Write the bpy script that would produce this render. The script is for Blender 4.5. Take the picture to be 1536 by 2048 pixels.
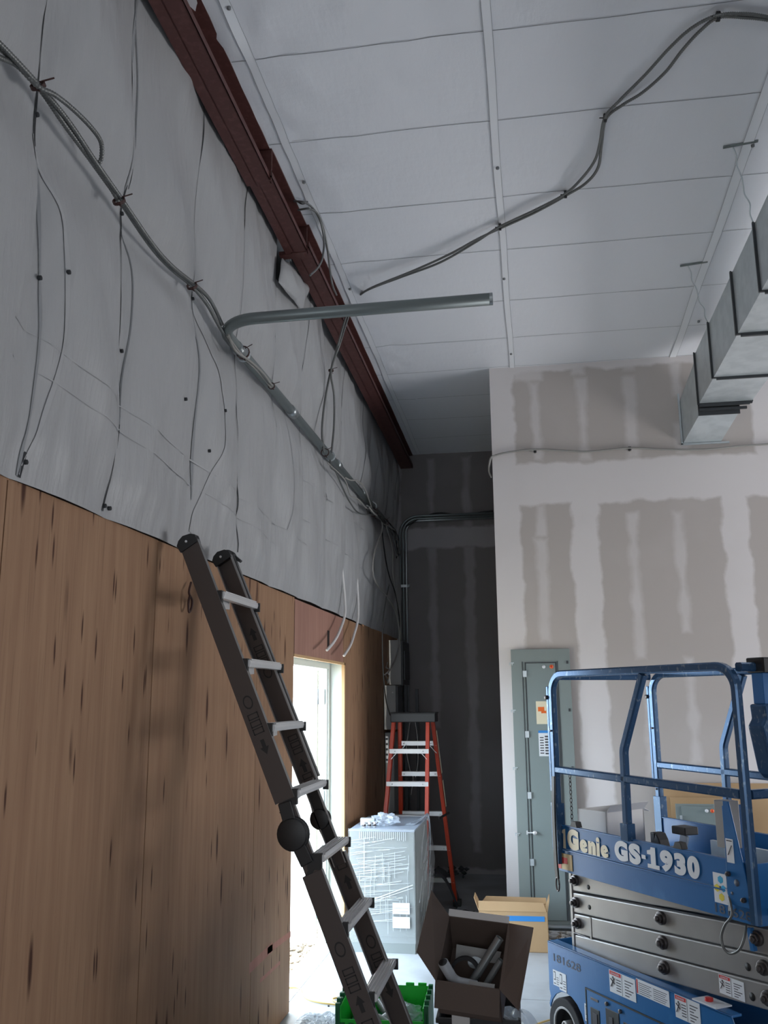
import bpy, bmesh, math, random
from math import sin, cos, pi, radians, sqrt, floor as fl
from mathutils import Vector, Matrix, noise
random.seed(7)
for o in list(bpy.data.objects): bpy.data.objects.remove(o)
SC = bpy.context.scene
COL = SC.collection

# ------------------------------------------------------------ camera
F, CX, CY, H = 1784.0, 768.0, 1024.0, 1.80
_d = Vector((307, 371, F)).normalized()
_u = Vector((-68, -8524, F)).normalized()
_u = (_u - _d * _u.dot(_d)).normalized()
_r = _d.cross(_u)
if _r.x < 0: _r = -_r
RM = Matrix((_r, _d, _u))            # camera (right, down, forward) -> world
C0 = Vector((0, 0, H))
cd = bpy.data.cameras.new('camera'); cam = bpy.data.objects.new('camera', cd); COL.objects.link(cam)
cd.sensor_fit = 'VERTICAL'; cd.sensor_height = 24.0; cd.lens = F / 2048 * 24.0
cd.clip_start = 0.05; cd.clip_end = 200
rot = RM @ Matrix(((1, 0, 0), (0, -1, 0), (0, 0, -1)))
cam.matrix_world = Matrix.Translation(C0) @ rot.to_4x4()
SC.camera = cam
# ------------------------------------------------------------ light and exposure
SKY, SUN, FILL, SIDE, EXPO = 9.5, 5.0, 76.0, 165.0, 0.52
SC.view_settings.view_transform = 'Standard'; SC.view_settings.look = 'None'
SC.view_settings.gamma = 1; SC.view_settings.use_curve_mapping = False
SC.view_settings.exposure = EXPO
w = bpy.data.worlds.new('sky'); SC.world = w; w.use_nodes = True
bg = w.node_tree.nodes['Background']; bg.inputs[0].default_value = (0.72, 0.86, 1.0, 1); bg.inputs[1].default_value = SKY
sd = bpy.data.lights.new('sun', 'SUN'); sd.energy = SUN; sd.angle = radians(1.5); sd.color = (1, .95, .86)
so = bpy.data.objects.new('sun', sd); COL.objects.link(so)
so.rotation_euler = Vector((0.02, .62, -.78)).to_track_quat('-Z', 'Y').to_euler()
# daylight entering by the doorway in the left wall (portal: samples the sky only)
pd = bpy.data.lights.new('doorway_portal', 'AREA'); pd.shape = 'RECTANGLE'; pd.size = 2.1; pd.size_y = 1.56
pd.cycles.is_portal = True
po = bpy.data.objects.new('doorway_portal', pd); COL.objects.link(po)
po.location = (-1.75, 6.34, 1.05); po.rotation_euler = Vector((1, 0, 0)).to_track_quat('-Z', 'Y').to_euler()
# added fill lamp behind the camera; the rear wall has no opening
ad = bpy.data.lights.new('rear_fill_lamp', 'AREA'); ad.shape = 'RECTANGLE'; ad.size = 3.2; ad.size_y = 3.0
ad.energy = FILL; ad.color = (.88, .94, 1)
ao = bpy.data.objects.new('rear_fill_lamp', ad); COL.objects.link(ao)
ao.location = (.3, -4.9, 1.9); ao.rotation_euler = Vector((0, 1, .05)).to_track_quat('-Z', 'Y').to_euler()

# added fill lamp in front of the solid right wall, for soft ambient
wd_ = bpy.data.lights.new('side_fill_lamp', 'AREA'); wd_.shape = 'RECTANGLE'; wd_.size = 2.9; wd_.size_y = 2.2
wd_.energy = SIDE; wd_.color = (.97, .975, 1)
wo = bpy.data.objects.new('side_fill_lamp', wd_); COL.objects.link(wo)
wo.location = (5.93, 6.2, 1.75); wo.rotation_euler = Vector((-1, .0, .12)).to_track_quat("-Z", "Y").to_euler()

# ------------------------------------------------------------ helpers
def ray(px, py): return RM @ Vector(((px - CX) / F, (py - CY) / F, 1.0))
def atx(px, py, x): v = ray(px, py); return C0 + v * ((x - C0.x) / v.x)
def aty(px, py, y): v = ray(px, py); return C0 + v * ((y - C0.y) / v.y)
def atz(px, py, z): v = ray(px, py); return C0 + v * ((z - C0.z) / v.z)
def zc(y): return 4.57 + .04 * (9.92 - y)
def atc(px, py, off=0.0):
    v = ray(px, py); t = (4.57 + .04 * 9.92 - off - H) / (v.z + .04 * v.y); return C0 + v * t
A, YD, YP = -1.516, 9.916, 7.55

class MB:
    def __init__(s): s.v = []; s.f = []; s.m = []; s.sm = []
    def add(s, vs, fs, m=0, smooth=False):
        b = len(s.v); s.v += [tuple(x) for x in vs]
        for f in fs: s.f.append([b + i for i in f]); s.m.append(m); s.sm.append(smooth)
    def box(s, a, b, m=0):
        (x0, y0, z0), (x1, y1, z1) = a, b
        if x0 > x1: x0, x1 = x1, x0
        if y0 > y1: y0, y1 = y1, y0
        if z0 > z1: z0, z1 = z1, z0
        s.add([(x0,y0,z0),(x1,y0,z0),(x1,y1,z0),(x0,y1,z0),(x0,y0,z1),(x1,y0,z1),(x1,y1,z1),(x0,y1,z1)],
              [(0,3,2,1),(4,5,6,7),(0,1,5,4),(1,2,6,5),(2,3,7,6),(3,0,4,7)], m); return s
    def bar(s, p, q, w, h, up=(0,0,1), m=0, w2=None, h2=None):
        p, q = Vector(p), Vector(q); d = (q - p).normalized(); up = Vector(up)
        sx = d.cross(up)
        if sx.length < 1e-4: sx = d.cross(Vector((1,0,0)))
        sx.normalize(); uy = sx.cross(d).normalized(); w2 = w2 or w; h2 = h2 or h
        vs = [p + sx*a*w/2 + uy*b*h/2 for a, b in ((-1,-1),(1,-1),(1,1),(-1,1))] + [q + sx*a*w2/2 + uy*b*h2/2 for a, b in ((-1,-1),(1,-1),(1,1),(-1,1))]
        s.add(vs, [(0,1,2,3),(7,6,5,4),(0,4,5,1),(1,5,6,2),(2,6,7,3),(3,7,4,0)], m); return s
    def sweep(s, pts, r, n=10, m=0, sec=None, cap=True, up=None, wave=None):
        pts = [Vector(p) for p in pts]; N = len(pts)
        T = []
        for i in range(N):
            t = pts[min(i+1, N-1)] - pts[max(i-1, 0)]; T.append(t.normalized() if t.length > 1e-9 else Vector((0,0,1)))
        u = Vector(up) if up else (Vector((0,0,1)) if abs(T[0].z) < .9 else Vector((1,0,0)))
        u = (u - T[0]*u.dot(T[0])).normalized()
        rings = []
        for i in range(N):
            u = (u - T[i]*u.dot(T[i])).normalized(); w_ = T[i].cross(u)
            rr = r(i / (N-1)) if callable(r) else r
            if wave: rr *= wave(i)
            if sec: rings.append([pts[i] + w_*a + u*b for a, b in sec])
            else: rings.append([pts[i] + (w_*cos(2*pi*k/n) + u*sin(2*pi*k/n))*rr for k in range(n)])
        n = len(rings[0]); vs = [v for R_ in rings for v in R_]
        fs = [(i*n+k, i*n+(k+1) % n, (i+1)*n+(k+1) % n, (i+1)*n+k) for i in range(N-1) for k in range(n)]
        if cap: fs += [tuple(range(n-1, -1, -1)), tuple((N-1)*n+k for k in range(n))]
        s.add(vs, fs, m, smooth=sec is None); return s
    def cyl(s, p, q, r, n=16, m=0, r2=None):
        p, q = Vector(p), Vector(q)
        s.sweep([p, q], (lambda t: r + ((r2 if r2 is not None else r) - r)*t), n, m); return s
    def ring(s, p, q, ro, ri, n=24, m=0):           # tube with wall, open ends
        p, q = Vector(p), Vector(q); d = (q-p).normalized()
        u = d.cross(Vector((0,0,1)));  u = u.normalized() if u.length > 1e-3 else Vector((1,0,0)); v = d.cross(u)
        vs = []
        for c, r_ in ((p, ro), (q, ro), (q, ri), (p, ri)):
            vs += [c + (u*cos(2*pi*k/n) + v*sin(2*pi*k/n))*r_ for k in range(n)]
        fs = [(j*n+k, ((j+1) % 4)*n+k, ((j+1) % 4)*n+(k+1) % n, j*n+(k+1) % n) for j in range(4) for k in range(n)]
        s.add(vs, fs, m, smooth=False); return s
    def prism(s, poly, ax, a, b, m=0):
        # poly in the two other axes, extruded along axis ax from a to b
        n = len(poly)
        def P(c, t):
            if ax == 'x': return (t, c[0], c[1])
            if ax == 'y': return (c[0], t, c[1])
            return (c[0], c[1], t)
        vs = [P(c, a) for c in poly] + [P(c, b) for c in poly]
        fs = [tuple(range(n)), tuple(range(2*n-1, n-1, -1))] + [(i, (i+1) % n, n+(i+1) % n, n+i) for i in range(n)]
        s.add(vs, fs, m); return s
    def quad(s, a, b, c, d, m=0): s.add([a,b,c,d], [(0,1,2,3)], m); return s
    def slab(s, a, b, c, d, t, m=0):                # thick quad
        a,b,c,d = map(Vector,(a,b,c,d)); n_ = (b-a).cross(d-a).normalized()*t
        s.add([a,b,c,d,a+n_,b+n_,c+n_,d+n_], [(3,2,1,0),(4,5,6,7),(0,1,5,4),(1,2,6,5),(2,3,7,6),(3,0,4,7)], m); return s
    def build(s, name, mats, parent=None, bevel=0, fixn=True):
        me = bpy.data.meshes.new(name); me.from_pydata(s.v, [], s.f)
        if not isinstance(mats, (list, tuple)): mats = [mats]
        for m_ in mats: me.materials.append(m_)
        for p, mi, sm in zip(me.polygons, s.m, s.sm): p.material_index = mi; p.use_smooth = sm
        if fixn:
            bm = bmesh.new(); bm.from_mesh(me); bmesh.ops.recalc_face_normals(bm, faces=bm.faces); bm.to_mesh(me); bm.free()
        me.update()
        o = bpy.data.objects.new(name, me); COL.objects.link(o)
        if parent: o.parent = parent
        if bevel:
            b = o.modifiers.new('bevel', 'BEVEL'); b.width = bevel; b.segments = 2; b.limit_method = 'ANGLE'
        return o
def tag(o, label=None, cat=None, group=None, kind=None):
    if label: o['label'] = label
    if cat: o['category'] = cat
    if group: o['group'] = group
    if kind: o['kind'] = kind
    return o
def empty(name, loc, rz=0, label=None, cat=None, group=None):
    o = bpy.data.objects.new(name, None); COL.objects.link(o); o.location = loc; o.rotation_euler = (0, 0, rz)
    o.empty_display_size = .1
    return tag(o, label, cat, group)
def spline(P, n=8):
    P = [Vector(p) for p in P]; out = []
    Q = [P[0]*2 - P[1]] + P + [P[-1]*2 - P[-2]]
    for i in range(1, len(Q)-2):
        p0, p1, p2, p3 = Q[i-1:i+3]
        for k in range(n):
            t = k/n
            out.append(.5*((2*p1) + (p2-p0)*t + (2*p0-5*p1+4*p2-p3)*t*t + (3*p1-p0-3*p2+p3)*t**3))
    out.append(P[-1]); return out
def fillet(P, r, n=8):
    P = [Vector(p) for p in P]; out = [P[0]]
    for i in range(1, len(P)-1):
        a, b, c = P[i-1], P[i], P[i+1]; rr = r[i-1] if isinstance(r, (list, tuple)) else r
        if rr <= 0: out.append(b); continue
        d1, d2 = (a-b).normalized(), (c-b).normalized(); ang = d1.angle(d2); t = min(rr/math.tan(ang/2), (a-b).length*.49, (c-b).length*.49)
        p, q = b + d1*t, b + d2*t; rr = t*math.tan(ang/2)
        cen = b + (d1+d2).normalized()*(rr/sin(ang/2))
        v1, v2 = p-cen, q-cen; an = v1.angle(v2)
        for k in range(n+1):
            s_ = k/n; out.append(cen + (v1*sin((1-s_)*an) + v2*sin(s_*an))/sin(an))
    out.append(P[-1]); return out
def rsec(w, h, c=.006): 
    a, b = w/2, h/2
    return [(-a+c,-b),(a-c,-b),(a,-b+c),(a,b-c),(a-c,b),(-a+c,b),(-a,b-c),(-a,-b+c)]

# ------------------------------------------------------------ materials
def mat(name, col, rough=.6, metal=0, spec=.5, bump=None, var=None, alpha=1, trans=0):
    m = bpy.data.materials.new(name); m.use_nodes = True; nt = m.node_tree; b = nt.nodes['Principled BSDF']
    b.inputs['Base Color'].default_value = (*col, 1); b.inputs['Roughness'].default_value = rough
    b.inputs['Metallic'].default_value = metal; b.inputs['Specular IOR Level'].default_value = spec
    b.inputs['Alpha'].default_value = alpha; b.inputs['Transmission Weight'].default_value = trans
    tc = nt.nodes.new('ShaderNodeTexCoord')
    def noise_n(scale, stretch=(1,1,1), det=4, rot=(0,0,0)):
        mp = nt.nodes.new('ShaderNodeMapping'); nt.links.new(tc.outputs['Object'], mp.inputs[0])
        mp.inputs['Scale'].default_value = stretch; mp.inputs['Rotation'].default_value = rot
        n = nt.nodes.new('ShaderNodeTexNoise'); n.inputs['Scale'].default_value = scale; n.inputs['Detail'].default_value = det
        nt.links.new(mp.outputs[0], n.inputs['Vector']); return n
    m['nn'] = 1
    if var:   # (scale, stretch, colour2, lo, hi)
        n = noise_n(var[0], var[1]); r = nt.nodes.new('ShaderNodeValToRGB')
        r.color_ramp.elements[0].position = var[3]; r.color_ramp.elements[1].position = var[4]
        r.color_ramp.elements[0].color = (*col, 1); r.color_ramp.elements[1].color = (*var[2], 1)
        nt.links.new(n.outputs[0], r.inputs[0]); nt.links.new(r.outputs[0], b.inputs['Base Color'])
    if bump:  # list of (scale, stretch, strength, dist, rot)
        prev = None
        for bb in bump:
            n = noise_n(bb[0], bb[1], 5, bb[4] if len(bb) > 4 else (0,0,0))
            bn = nt.nodes.new('ShaderNodeBump'); bn.inputs['Strength'].default_value = bb[2]; bn.inputs['Distance'].default_value = bb[3]
            nt.links.new(n.outputs[0], bn.inputs['Height'])
            if prev: nt.links.new(prev.outputs[0], bn.inputs['Normal'])
            prev = bn
        nt.links.new(prev.outputs[0], b.inputs['Normal'])
    return m
def math_n(nt, op, a, b=None, clamp=False):
    n = nt.nodes.new('ShaderNodeMath'); n.operation = op; n.use_clamp = clamp
    for i, x in enumerate((a, b)):
        if x is None: continue
        if isinstance(x, (int, float)): n.inputs[i].default_value = x
        else: nt.links.new(x, n.inputs[i])
    return n.outputs[0]
def drywall(name, grays, streaks, gray, mud):
    m = bpy.data.materials.new(name); m.use_nodes = True; nt = m.node_tree; b = nt.nodes['Principled BSDF']
    tc = nt.nodes.new('ShaderNodeTexCoord'); sp = nt.nodes.new('ShaderNodeSeparateXYZ'); nt.links.new(tc.outputs['Object'], sp.inputs[0])
    n1 = nt.nodes.new('ShaderNodeTexNoise'); n1.inputs['Scale'].default_value = 5; n1.inputs['Detail'].default_value = 5; nt.links.new(tc.outputs['Object'], n1.inputs['Vector'])
    n2 = nt.nodes.new('ShaderNodeTexNoise'); n2.inputs['Scale'].default_value = 2.2; n2.inputs['Detail'].default_value = 6; nt.links.new(tc.outputs['Object'], n2.inputs['Vector'])
    wn = math_n(nt, 'MULTIPLY', math_n(nt, 'SUBTRACT', n1.outputs[0], .5), .11)
    def sdf(bx):
        x0, x1, z0, z1 = bx
        ax = math_n(nt, 'SUBTRACT', math_n(nt, 'ABSOLUTE', math_n(nt, 'SUBTRACT', sp.outputs[0], (x0+x1)/2)), (x1-x0)/2)
        az = math_n(nt, 'SUBTRACT', math_n(nt, 'ABSOLUTE', math_n(nt, 'SUBTRACT', sp.outputs[2], (z0+z1)/2)), (z1-z0)/2)
        return math_n(nt, 'MAXIMUM', ax, az)
    def comb(L):
        cur = sdf(L[0])
        for bx in L[1:]: cur = math_n(nt, 'MINIMUM', cur, sdf(bx))
        return cur
    def soft(v, w_): # 1 inside
        return math_n(nt, 'SUBTRACT', .5, math_n(nt, 'DIVIDE', math_n(nt, 'ADD', v, wn), w_), clamp=True)
    g = soft(comb(grays), .03)
    s_ = math_n(nt, 'MULTIPLY', soft(comb(streaks), .045), .75)
    s_ = math_n(nt, 'MULTIPLY', s_, math_n(nt, 'MULTIPLY', n2.outputs[0], 1.6, clamp=True))
    fac = math_n(nt, 'MULTIPLY', g, math_n(nt, 'SUBTRACT', 1.0, s_))
    fac = math_n(nt, 'ADD', fac, math_n(nt, 'MULTIPLY', math_n(nt, 'SUBTRACT', n2.outputs[0], .5), .5), clamp=True)
    mx = nt.nodes.new('ShaderNodeMix'); mx.data_type = 'RGBA'
    mx.inputs[6].default_value = (*mud, 1); mx.inputs[7].default_value = (*gray, 1)
    nt.links.new(fac, mx.inputs[0]); nt.links.new(mx.outputs[2], b.inputs['Base Color'])
    b.inputs['Roughness'].default_value = .85; b.inputs['Specular IOR Level'].default_value = .2
    return m
def wood(name, c1, c2, dark, knots=True):
    m = bpy.data.materials.new(name); m.use_nodes = True; nt = m.node_tree; b = nt.nodes['Principled BSDF']
    tc = nt.nodes.new('ShaderNodeTexCoord')
    def tex(kind, stretch, scale, det=6):
        mp = nt.nodes.new('ShaderNodeMapping'); mp.inputs['Scale'].default_value = stretch; nt.links.new(tc.outputs['Object'], mp.inputs[0])
        t = nt.nodes.new(kind); t.inputs['Scale'].default_value = scale
        if kind == 'ShaderNodeTexNoise': t.inputs['Detail'].default_value = det
        nt.links.new(mp.outputs[0], t.inputs['Vector']); return t
    def vor(st, sc):
        sp = nt.nodes.new('ShaderNodeSeparateXYZ'); nt.links.new(tc.outputs['Object'], sp.inputs[0])
        cb = nt.nodes.new('ShaderNodeCombineXYZ'); nt.links.new(sp.outputs[1], cb.inputs[0])
        nt.links.new(math_n(nt, 'MULTIPLY', sp.outputs[2], st), cb.inputs[1])
        wq = tex('ShaderNodeTexNoise', (1,1,.5), 9, 2); ad = nt.nodes.new('ShaderNodeVectorMath'); ad.operation = 'MULTIPLY_ADD'
        nt.links.new(wq.outputs['Color'], ad.inputs[0]); ad.inputs[1].default_value = (.012,.004,0); nt.links.new(cb.outputs[0], ad.inputs[2])
        t = nt.nodes.new('ShaderNodeTexVoronoi'); t.voronoi_dimensions = '2D'; t.inputs['Scale'].default_value = sc; nt.links.new(ad.outputs[0], t.inputs['Vector']); return t
    def ramp(src, lo, hi, ca=(0,0,0,1), cb=(1,1,1,1)):
        r = nt.nodes.new('ShaderNodeValToRGB'); r.color_ramp.elements[0].position = lo; r.color_ramp.elements[1].position = hi
        r.color_ramp.elements[0].color = ca; r.color_ramp.elements[1].color = cb; nt.links.new(src, r.inputs[0]); return r.outputs[0]
    def mix(f, a, b_, ftype=None):
        x = nt.nodes.new('ShaderNodeMix'); x.data_type = 'RGBA'
        if isinstance(f, float): x.inputs[0].default_value = f
        else: nt.links.new(f, x.inputs[0])
        for i, s in ((6, a), (7, b_)):
            if isinstance(s, tuple): x.inputs[i].default_value = (*s, 1)
            else: nt.links.new(s, x.inputs[i])
        return x.outputs[2]
    g1 = tex('ShaderNodeTexNoise', (8, 8, .5), 3.2, 8); g2 = tex('ShaderNodeTexNoise', (1, 1, .45), 1.6, 3); g3 = tex('ShaderNodeTexNoise', (14, 14, .35), 8, 4)
    base = mix(math_n(nt,'MULTIPLY',ramp(g1.outputs[0], .3, .75),.8), c1, c2)
    base = mix(ramp(g2.outputs[0], .45, .75), base, tuple(x*.72 for x in c1))
    fine = math_n(nt, 'MULTIPLY', ramp(g3.outputs[0], .58, .68), .35)
    base = mix(fine, base, tuple(x*.55 for x in c1))
    if knots:
        v = vor(.16, 6.0)
        wn = tex('ShaderNodeTexNoise', (1, 1, .3), 2.3, 2)
        kn = math_n(nt, 'MULTIPLY', ramp(v.outputs['Distance'], .04, .10, (1,1,1,1), (0,0,0,1)), ramp(wn.outputs[0], .46, .51))
        base = mix(kn, base, dark)
        v2 = vor(.12, 14)
        wn2 = tex('ShaderNodeTexNoise', (1, 1, .6), 3.1, 2)
        k2 = math_n(nt, 'MULTIPLY', ramp(v2.outputs['Distance'], .04, .11, (1,1,1,1), (0,0,0,1)), ramp(wn2.outputs[0], .48, .53))
        base = mix(k2, base, dark)
    nt.links.new(base, b.inputs['Base Color']); b.inputs['Roughness'].default_value = .65; b.inputs['Specular IOR Level'].default_value = .25
    return m

M = {}
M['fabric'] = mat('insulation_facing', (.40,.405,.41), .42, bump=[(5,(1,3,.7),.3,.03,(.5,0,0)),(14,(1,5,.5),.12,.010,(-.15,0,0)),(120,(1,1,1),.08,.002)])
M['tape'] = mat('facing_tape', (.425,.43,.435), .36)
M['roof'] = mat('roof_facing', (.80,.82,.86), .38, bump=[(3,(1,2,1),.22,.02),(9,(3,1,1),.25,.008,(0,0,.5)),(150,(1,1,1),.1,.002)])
M['rooftape'] = mat('roof_tape', (.84,.86,.89), .3)
M['seam'] = mat('seam_gap_dark', (.035,.037,.04), .9)  # dark grey for the seam lines and screw heads
M['seam2'] = mat('seam_fold', (.30,.31,.32), .8)
M['seam3'] = mat('seam_line', (.2,.21,.22), .8)
M['concrete'] = mat('concrete', (.42,.45,.475), .42, var=(2.2,(1,1,1),(.32,.34,.36),.45,.62), bump=[(8,(1,1,1),.1,.01),(60,(1,1,1),.08,.002)])
M['ply'] = wood('plywood', (.32,.18,.105), (.44,.27,.16), (.07,.025,.012))
M['plyred'] = wood('plywood_reddish', (.36,.19,.145), (.44,.25,.19), (.10,.05,.04), False)
M['chalk'] = wood('plywood_chalked', (.42,.17,.12), (.50,.24,.17), (.2,.08,.06), False)
M['gap'] = mat('dark_gap', (.02,.012,.01), .9)
M['pine'] = mat('pine_edge', (.62,.40,.20), .6)
M['primer'] = mat('red_primer', (.085,.028,.024), .55, var=(30,(1,1,1),(.12,.045,.04),.5,.7))
M['white'] = mat('white_paint', (.78,.80,.80), .4)
M['frame'] = mat('door_frame_paint', (.66,.70,.66), .4)
M['cream'] = mat('door_edge', (.70,.68,.55), .5)
M['galv'] = mat('galvanized', (.60,.65,.67), .34, .45, var=(9,(1,1,1),(.52,.57,.59),.4,.6), bump=[(2,(1,1,1),.08,.01)])
M['ductseam'] = mat('duct_flange_dark', (.06,.065,.07), .5, .4)
M['emt'] = mat('conduit_steel', (.36,.39,.40), .35, .7)
M['emt2'] = mat('conduit_steel_dull', (.20,.23,.23), .42, .5)
M['mc'] = mat('armored_jacket', (.17,.175,.17), .4, .5)
M['cabl'] = mat('grey_cable', (.30,.29,.27), .6)
M['whitecable'] = mat('white_cable', (.72,.70,.68), .5)
M['black'] = mat('black_plastic', (.012,.012,.013), .45)
M['rubber'] = mat('rubber', (.02,.02,.022), .8)
M['tie'] = mat('zip_tie', (.05,.018,.015), .6)
M['alu'] = mat('aluminium', (.72,.72,.72), .35, .25, bump=[(40,(1,1,1),.08,.002)])
M['rail'] = mat('ladder_rail_shaded', (.075,.06,.055), .42, .3)  # aluminium webs with their shade mixed into the colour; flanges stay paler
M['railedge'] = mat('ladder_flange', (.34,.34,.34), .35, .7)
M['deco'] = mat('dark_print', (.012,.012,.012), .6)
M['ring'] = mat('grey_print', (.13,.14,.13), .6)
M['orange'] = mat('orange_fiberglass', (.55,.05,.015), .4)
M['cabinet'] = mat('cabinet_paint', (.20,.225,.22), .5)
M['cabtop'] = mat('cabinet_top', (.28,.33,.40), .35)
M['cardboard'] = mat('cardboard', (.47,.31,.165), .8, var=(3,(1,1,1),(.42,.27,.14),.4,.7))
M['cardwhite'] = mat('white_card', (.70,.68,.66), .7)
M['cardbrown'] = mat('brown_card', (.13,.095,.078), .8)
M['carddark'] = mat('dark_card_inside', (.05,.035,.033), .85)
M['bluetape'] = mat('blue_tape', (.035,.24,.62), .5)
M['green'] = mat('green_plastic', (.015,.60,.05), .4)
M['greendark'] = mat('green_plastic_rim', (.01,.16,.06), .4)
M['blue'] = mat('lift_blue', (.022,.145,.38), .3, var=(7,(1,1,.6),(.05,.21,.47),.55,.75), bump=[(60,(1,1,1),.05,.001)])
M['bluerail'] = mat('rail_blue', (.045,.11,.22), .22, .35, var=(60,(1,1,.5),(.20,.28,.36),.60,.72))
M['gold'] = mat('worn_yellow_paint', (.55,.38,.16), .45)
M['armgrey'] = mat('arm_grey', (.33,.32,.31), .36, .25, var=(4,(1,1,1),(.28,.275,.27),.4,.7))
M['steel'] = mat('bolt_steel', (.12,.11,.11), .35, .8)
M['decal'] = mat('white_decal', (.76,.79,.82), .4)
M['decalcream'] = mat('cream_decal', (.80,.72,.52), .4)
M['red'] = mat('red_decal', (.62,.03,.03), .5)
M['cyan'] = mat('cyan_decal', (.02,.40,.70), .5)
M['yellow'] = mat('yellow_decal', (.80,.66,.05), .5)
M['ink'] = mat('ink', (.06,.06,.07), .6)
M['stencil'] = mat('stencil_ink', (.07,.09,.13), .6)
M['panel'] = mat('panel_grey', (.235,.275,.265), .45)
M['panel2'] = mat('panel_door_grey', (.215,.26,.255), .42)
M['elecgrey'] = mat('box_light_grey', (.30,.30,.29), .5)
M['elecdark'] = mat('box_dark', (.05,.055,.06), .5)
M['orangesticker'] = mat('orange_sticker', (.85,.16,.02), .5)
M['yellowcord'] = mat('yellow_cord', (.62,.42,.13), .55)
M['film'] = mat('stretch_film', (.55,.58,.6), .22, alpha=.22, spec=.8)
M['filmstrand'] = mat('stretch_film_fold', (.66,.70,.72), .25, alpha=.8)
M['clear'] = mat('clear_plastic', (.55,.62,.70), .12, alpha=.4, spec=.8)
M['gravel'] = mat('gravel', (.48,.40,.30), .9, var=(60,(1,1,1),(.22,.17,.12),.45,.6), bump=[(50,(1,1,1),.8,.03)])
M['grass'] = mat('foliage', (.25,.33,.05), .8)
M['pipewhite'] = mat('grey_pvc', (.42,.44,.46), .4)
M['glasspl'] = mat('jar_plastic', (.55,.62,.68), .15, alpha=.55)

# ------------------------------------------------------------ setting: floor, ceiling, walls
XR, YB = 6.0, -5.0
mb = MB(); mb.box((-1.72, YB, -.12), (XR+.12, YD+.12, 0)); tag(mb.build('floor', M['concrete']), 'grey concrete floor slab', 'floor', kind='structure')
mb = MB()
# saw joints across the slab
mb.box((-1.5, 5.985, .0002), (XR, 5.991, .0008))
tag(mb.build('trim_1', M['seam2']), 'sawn joint running across the concrete floor', 'joint', kind='structure')

SEAMY = [2.33, 2.95, 3.68, 4.33, 4.98, 5.62, 6.30, 6.93, 7.62, 8.25, 8.95, 9.55]
ALLSEAM = [-4.9,-4.25,-3.6,-2.95,-2.3,-1.65,-1.0,-.35,.3,.95,1.6] + SEAMY
def fab(y, z):
    # fabric bulge off the framing between two pinned seams, plus hanging folds
    k = 0
    while k < len(ALLSEAM)-1 and ALLSEAM[k+1] < y: k += 1
    a = ALLSEAM[k]; b = ALLSEAM[k+1] if k+1 < len(ALLSEAM) else YD
    t = max(0, min(1, (y-a)/(b-a)))
    zt = (z-2.45)/2.3
    amp = .050 * min(1, max(0, (1-zt)*3)) * min(1, max(0, zt*3)+.35)
    f = amp * abs(sin(pi*t))**.55
    d = noise.noise(Vector((y*1.3 + z*.9, z*.8, 3.1)))*.045 + noise.noise(Vector((y*4.0 + z*2.6, z*1.3, 7.7)))*.024 + abs(noise.noise(Vector((y*7-z*2.5, z*.8, 1.7))))*.018
    low = max(0, 1-(z-2.45)/.35)
    d += sin(y*46+z*3)*.0035*low + noise.noise(Vector((y*16, z*1.5, 5)))*.008*max(low, .25)
    edge = min(1, (z-2.44)/.15)
    press = 1 - .75*math.exp(-((z-3.6)/.16)**2)
    return A + min(.085, max(-.01, (f + (d + .012)*max(.15, edge) * (.45 + .55*min(1, abs(t-.5)*-2+1.4))))) * press
mb = MB()
ys = [YB + i*(YD-YB)/620 for i in range(621)]; nz = 84
vs = []
for y in ys:
    top = zc(y) - .002
    for j in range(nz+1):
        z = 2.445 + (top-2.445)*j/nz; vs.append((fab(y, z), y, z))
fs = [(i*(nz+1)+j, (i+1)*(nz+1)+j, (i+1)*(nz+1)+j+1, i*(nz+1)+j+1) for i in range(620) for j in range(nz)]
# torn corner of the facing beside the rafter splice
def torn(y, z): return 4.99 < y < 5.36 and z > 4.37 + (y-5.0)*1.0
fs = [f for f in fs if not torn(*[sum(vs[i][k] for i in f)/4 for k in (1, 2)])]
mb.add(vs, fs, 0, True)
# backing framing behind the fabric
mb.box((A-.20, YB, 2.40), (A-.06, YD, 5.2), 1)
def seam_ribbon(P, w, m):
    pts = spline([atx(px, py, A) for px, py in P], 8)
    pts = [(p.y, p.z) for p in pts]
    vs, fs = [], []
    for i, (y, z) in enumerate(pts):
        a = pts[max(0, i-1)]; b = pts[min(len(pts)-1, i+1)]; dy, dz = b[0]-a[0], b[1]-a[1]; L = sqrt(dy*dy+dz*dz) or 1
        ww = w*(.5 + .9*abs(noise.noise(Vector((y*3, z*2.6, 2)))*1.6)) if m != 3 else w
        ny, nz_ = -dz/L*ww/2, dy/L*ww/2
        for s in (-1, 1): 
            yy, zz = y+ny*s, min(z+nz_*s, zc(y)-.004); vs.append((fab(yy, zz)+.003, yy, zz))
    fs = [(2*i, 2*i+1, 2*i+3, 2*i+2) for i in range(len(pts)-1)]
    mb.add(vs, fs, m, True)
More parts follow.
